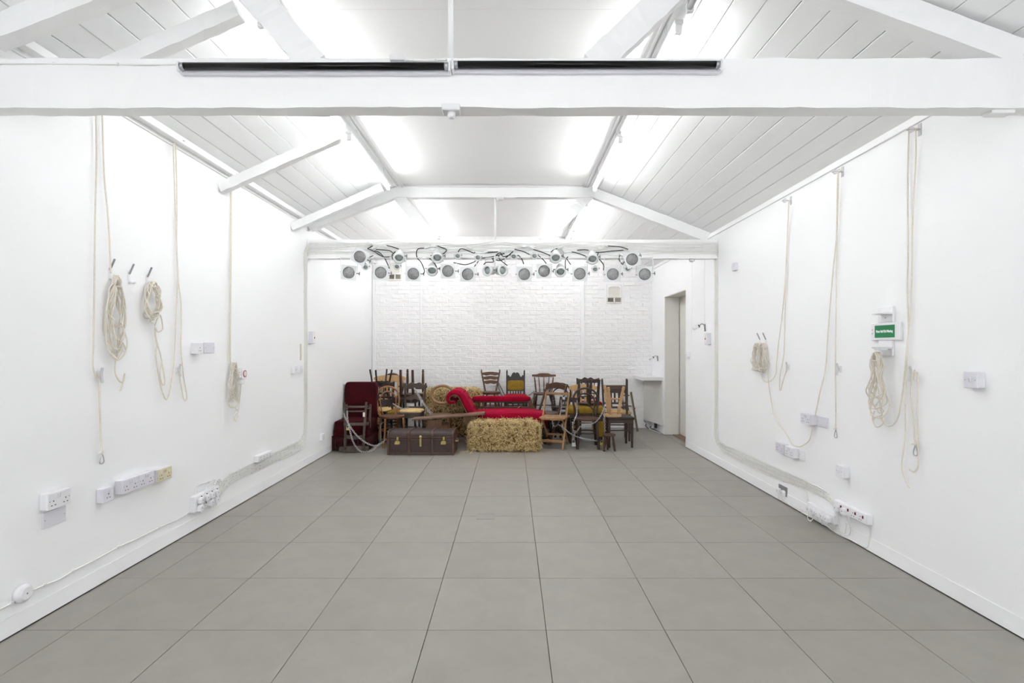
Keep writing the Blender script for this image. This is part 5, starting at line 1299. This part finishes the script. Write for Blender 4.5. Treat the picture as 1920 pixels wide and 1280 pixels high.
# --- folded deck chair frame leaning at the wall
t = thing('folded_deck_chair', 'folded wooden deck chair frame leaning by the brick wall', 'deck chair', (at(1186, 9.1), 9.12, 0))
for dx, y0, y1, zz in ((-.03, -.08, .14, .64), (.06, -.14, .1, .66)):
    MB().bar((dx, y0, 0), (dx-.06, y1, zz), .03, .034, (0, 1, 0)).build('frame_pole', 'w_pole', t, .004)
MB().bar((-.11, -.02, .0), (-.15, .16, .62), .03, .034, (0, 1, 0)).build('frame_pole', 'w_pole', t, .004)
for z in (.2, .42, .6): MB().tube([(.05-.09*z/.66, -.13+.24*z/.66, z), (-.11-.06*z/.66, -.02+.18*z/.66, z)], .011, 7).build('rung', 'w_pole', t)
MB().box((.03, -.02, .39), (.034, .038, .014)).build('red_band', 'red_plastic', t)

# --- chains and padlocks
def chain(name, label, pts, link_l=.034, wire=.0034, m='zinc_chain', wd=.011):
    sp = smooth_path(pts, 8); L = [0]
    for a, b in zip(sp, sp[1:]): L.append(L[-1]+(b-a).length)
    mb = MB(); s = 0; i = 0; k = 0
    while s < L[-1]:
        while i < len(L)-2 and L[i+1] < s: i += 1
        f = (s-L[i])/max(1e-6, L[i+1]-L[i]); p = sp[i].lerp(sp[i+1], f); tdir = (sp[i+1]-sp[i]).normalized()
        u = tdir.cross(Vector((.3, 1, .2))).normalized(); w = tdir.cross(u); a = u if k % 2 else w
        ring = []
        for q in range(8):
            an = 2*PI*q/8; ring.append(p+tdir*math.copysign(abs(math.cos(an))**.7, math.cos(an))*link_l/2+a*math.sin(an)*wd)
        mb.tube(ring, wire, 4, True); s += link_l*.74; k += 1
    return tag(mb.build(name, m), label, 'chain', 'chains through the furniture pile')
def pts3(*a): return [P(x, y, Y) for x, y, Y in a]
def padlock(p, label, mt='steel', rz=0.0, s=1.0):
    t = thing('padlock', label, 'padlock', p, (0, 0, rz))
    MB().box((0, 0, -.02*s), (.04*s, .018*s, .036*s)).build('lock_body', mt, t, .004)
    MB().tube(smooth_path([(-.013*s, 0, -.004*s), (-.013*s, 0, .016*s), (0, 0, .028*s), (.013*s, 0, .016*s), (.013*s, 0, -.004*s)], 4), .0035*s, 6).build('shackle', 'steel', t)
chain('steel_chain', 'bright steel chain draped from upturned chair straight to trunk handle', pts3((644, 775, 7.1), (649, 786, 7.06), (657, 800, 7.02), (668, 815, 7.0), (682, 827, 7.0), (696, 834, 7.0), (706, 835, 7.05), (716, 830, 7.1), (724, 823, 7.15)), .036, .0034, wd=.011)
chain('steel_chain', 'bright steel chain hanging in a low loop to the floor by trunk', pts3((651, 772, 7.1), (652, 788, 7.05), (656, 806, 7.0), (661, 825, 6.98), (668, 838, 6.98), (677, 846, 7.0), (690, 846.5, 7.0), (700, 843, 7.03), (707, 836, 7.1), (718, 829, 7.15)), .036, .0034, wd=.011)
padlock(P(652, 801, 7.02), 'small brass padlock on the chain of the upturned chair', 'brass')
chain('steel_chain', 'steel chain slung from distressed chair crest down to the bench', pts3((777, 729, 7.98), (783, 740, 7.9), (790, 752, 7.85), (799, 764, 7.8), (806, 774, 7.75), (813, 772, 7.75)), .03, .0028, wd=.009)
chain('steel_chain', 'second steel chain beside it, distressed chair to ring-back chair', pts3((778, 728, 7.96), (788, 744, 7.9), (796, 757, 7.85), (804, 768, 7.8), (809, 777, 7.74), (802, 778, 7.74)), .03, .0028, wd=.009)
chain('steel_chain', 'steel chain dangling below the honey bentwood seat', pts3((718, 792, 7.5), (714, 796, 7.5), (713, 806, 7.5), (713.5, 818, 7.5), (714, 826, 7.5)), .03, .0028, wd=.009)
chain('steel_chain', 'steel chain looped under plank bench left end', pts3((780, 787, 7.56), (781, 796, 7.56), (786, 802, 7.56), (791, 799, 7.56), (790, 790, 7.56)), .03, .0028, wd=.009)
chain('steel_chain', 'steel chain running across left pile behind honey chair', pts3((738, 757, 7.9), (746, 762, 7.88), (755, 766, 7.85), (765, 764, 7.85)), .03, .0035)
chain('steel_chain', 'steel chain hanging through the pale folding chair back', pts3((1052, 751, 7.66), (1053, 760, 7.66), (1051, 772, 7.66), (1049, 786, 7.6), (1046, 795, 7.5), (1041, 799, 7.48), (1036, 793, 7.48), (1037, 782, 7.5)), .03, .0028, wd=.009)
chain('steel_chain', 'steel chain running from folding chair across dark bentwood legs', pts3((1048, 796, 7.45), (1058, 803, 7.36), (1066, 810, 7.34), (1076, 816, 7.32), (1090, 821, 7.3), (1104, 824, 7.3), (1118, 826, 7.3)), .03, .0028, wd=.009)
chain('steel_chain', 'steel chain hanging down left loop of dark bentwood chair', pts3((1082, 752, 7.62), (1082, 765, 7.6), (1081, 778, 7.5), (1076, 790, 7.36), (1074, 802, 7.34), (1077, 812, 7.33), (1075, 822, 7.33)), .03, .0028, wd=.009)
chain('steel_chain', 'steel chain climbing from bentwood seat to upturned pale stool', pts3((1134, 758, 7.5), (1131, 768, 7.45), (1127, 778, 7.4), (1120, 788, 7.36), (1110, 794, 7.34), (1094, 797, 7.34), (1086, 802, 7.34), (1080, 812, 7.33)), .03, .0028, wd=.009)
chain('steel_chain', 'steel chain hanging straight from upturned stool to milking stool', pts3((1133, 762, 7.44), (1133, 780, 7.43), (1134, 798, 7.42), (1134, 811, 7.4)), .03, .0034)
chain('steel_chain', 'steel chain sagging behind dark bentwood front legs', pts3((1110, 800, 7.7), (1111, 812, 7.7), (1113, 822, 7.7), (1108, 826, 7.65), (1098, 826, 7.5), (1088, 820, 7.4)), .03, .0028, wd=.009)
padlock(P(1075.5, 829, 7.33), 'white-tagged steel padlock on the chain between folding and bentwood chairs', 'steel', 0, 1.5)
padlock(P(1128, 829, 7.45), 'small yellow padlock beside the milking stool', 'yellow_plastic')
padlock(P(1057, 744, 7.62), 'small steel padlock on pale folding chair top rail', 'steel')
chain('dark_chain', 'dark chain falling behind the ladder-back chair, brick wall', pts3((934, 716, 9.3), (940, 728, 9.3), (945, 738, 9.25), (950, 744, 9.2)), .03, .0032, 'dark_chain')
chain('dark_chain', 'second dark chain beside the ladder-back chair, brick wall', pts3((933, 718, 9.3), (937, 732, 9.3), (941, 742, 9.25), (946, 748, 9.2)), .03, .0032, 'dark_chain')
chain('dark_chain', 'dark chain between mustard-panel chair and spindle chair', pts3((988, 743, 9.1), (995, 739, 9.1), (1002, 734, 9.1), (1000, 744, 9.1), (997, 752, 9.1)), .03, .0032, 'dark_chain')
t = thing('luggage_strap_label', 'small dark red and white tag lying on chaise gallery rail', 'tag', P(974, 763, 8.3), (0, -.6, 0))
MB().box((0, 0, 0), (.06, .02, .03)).build('tag_body', 'dark_red_plastic', t, .003)
MB().box((0, -.011, .006), (.055, .002, .008)).build('tag_stripe', 'paper_tag', t)
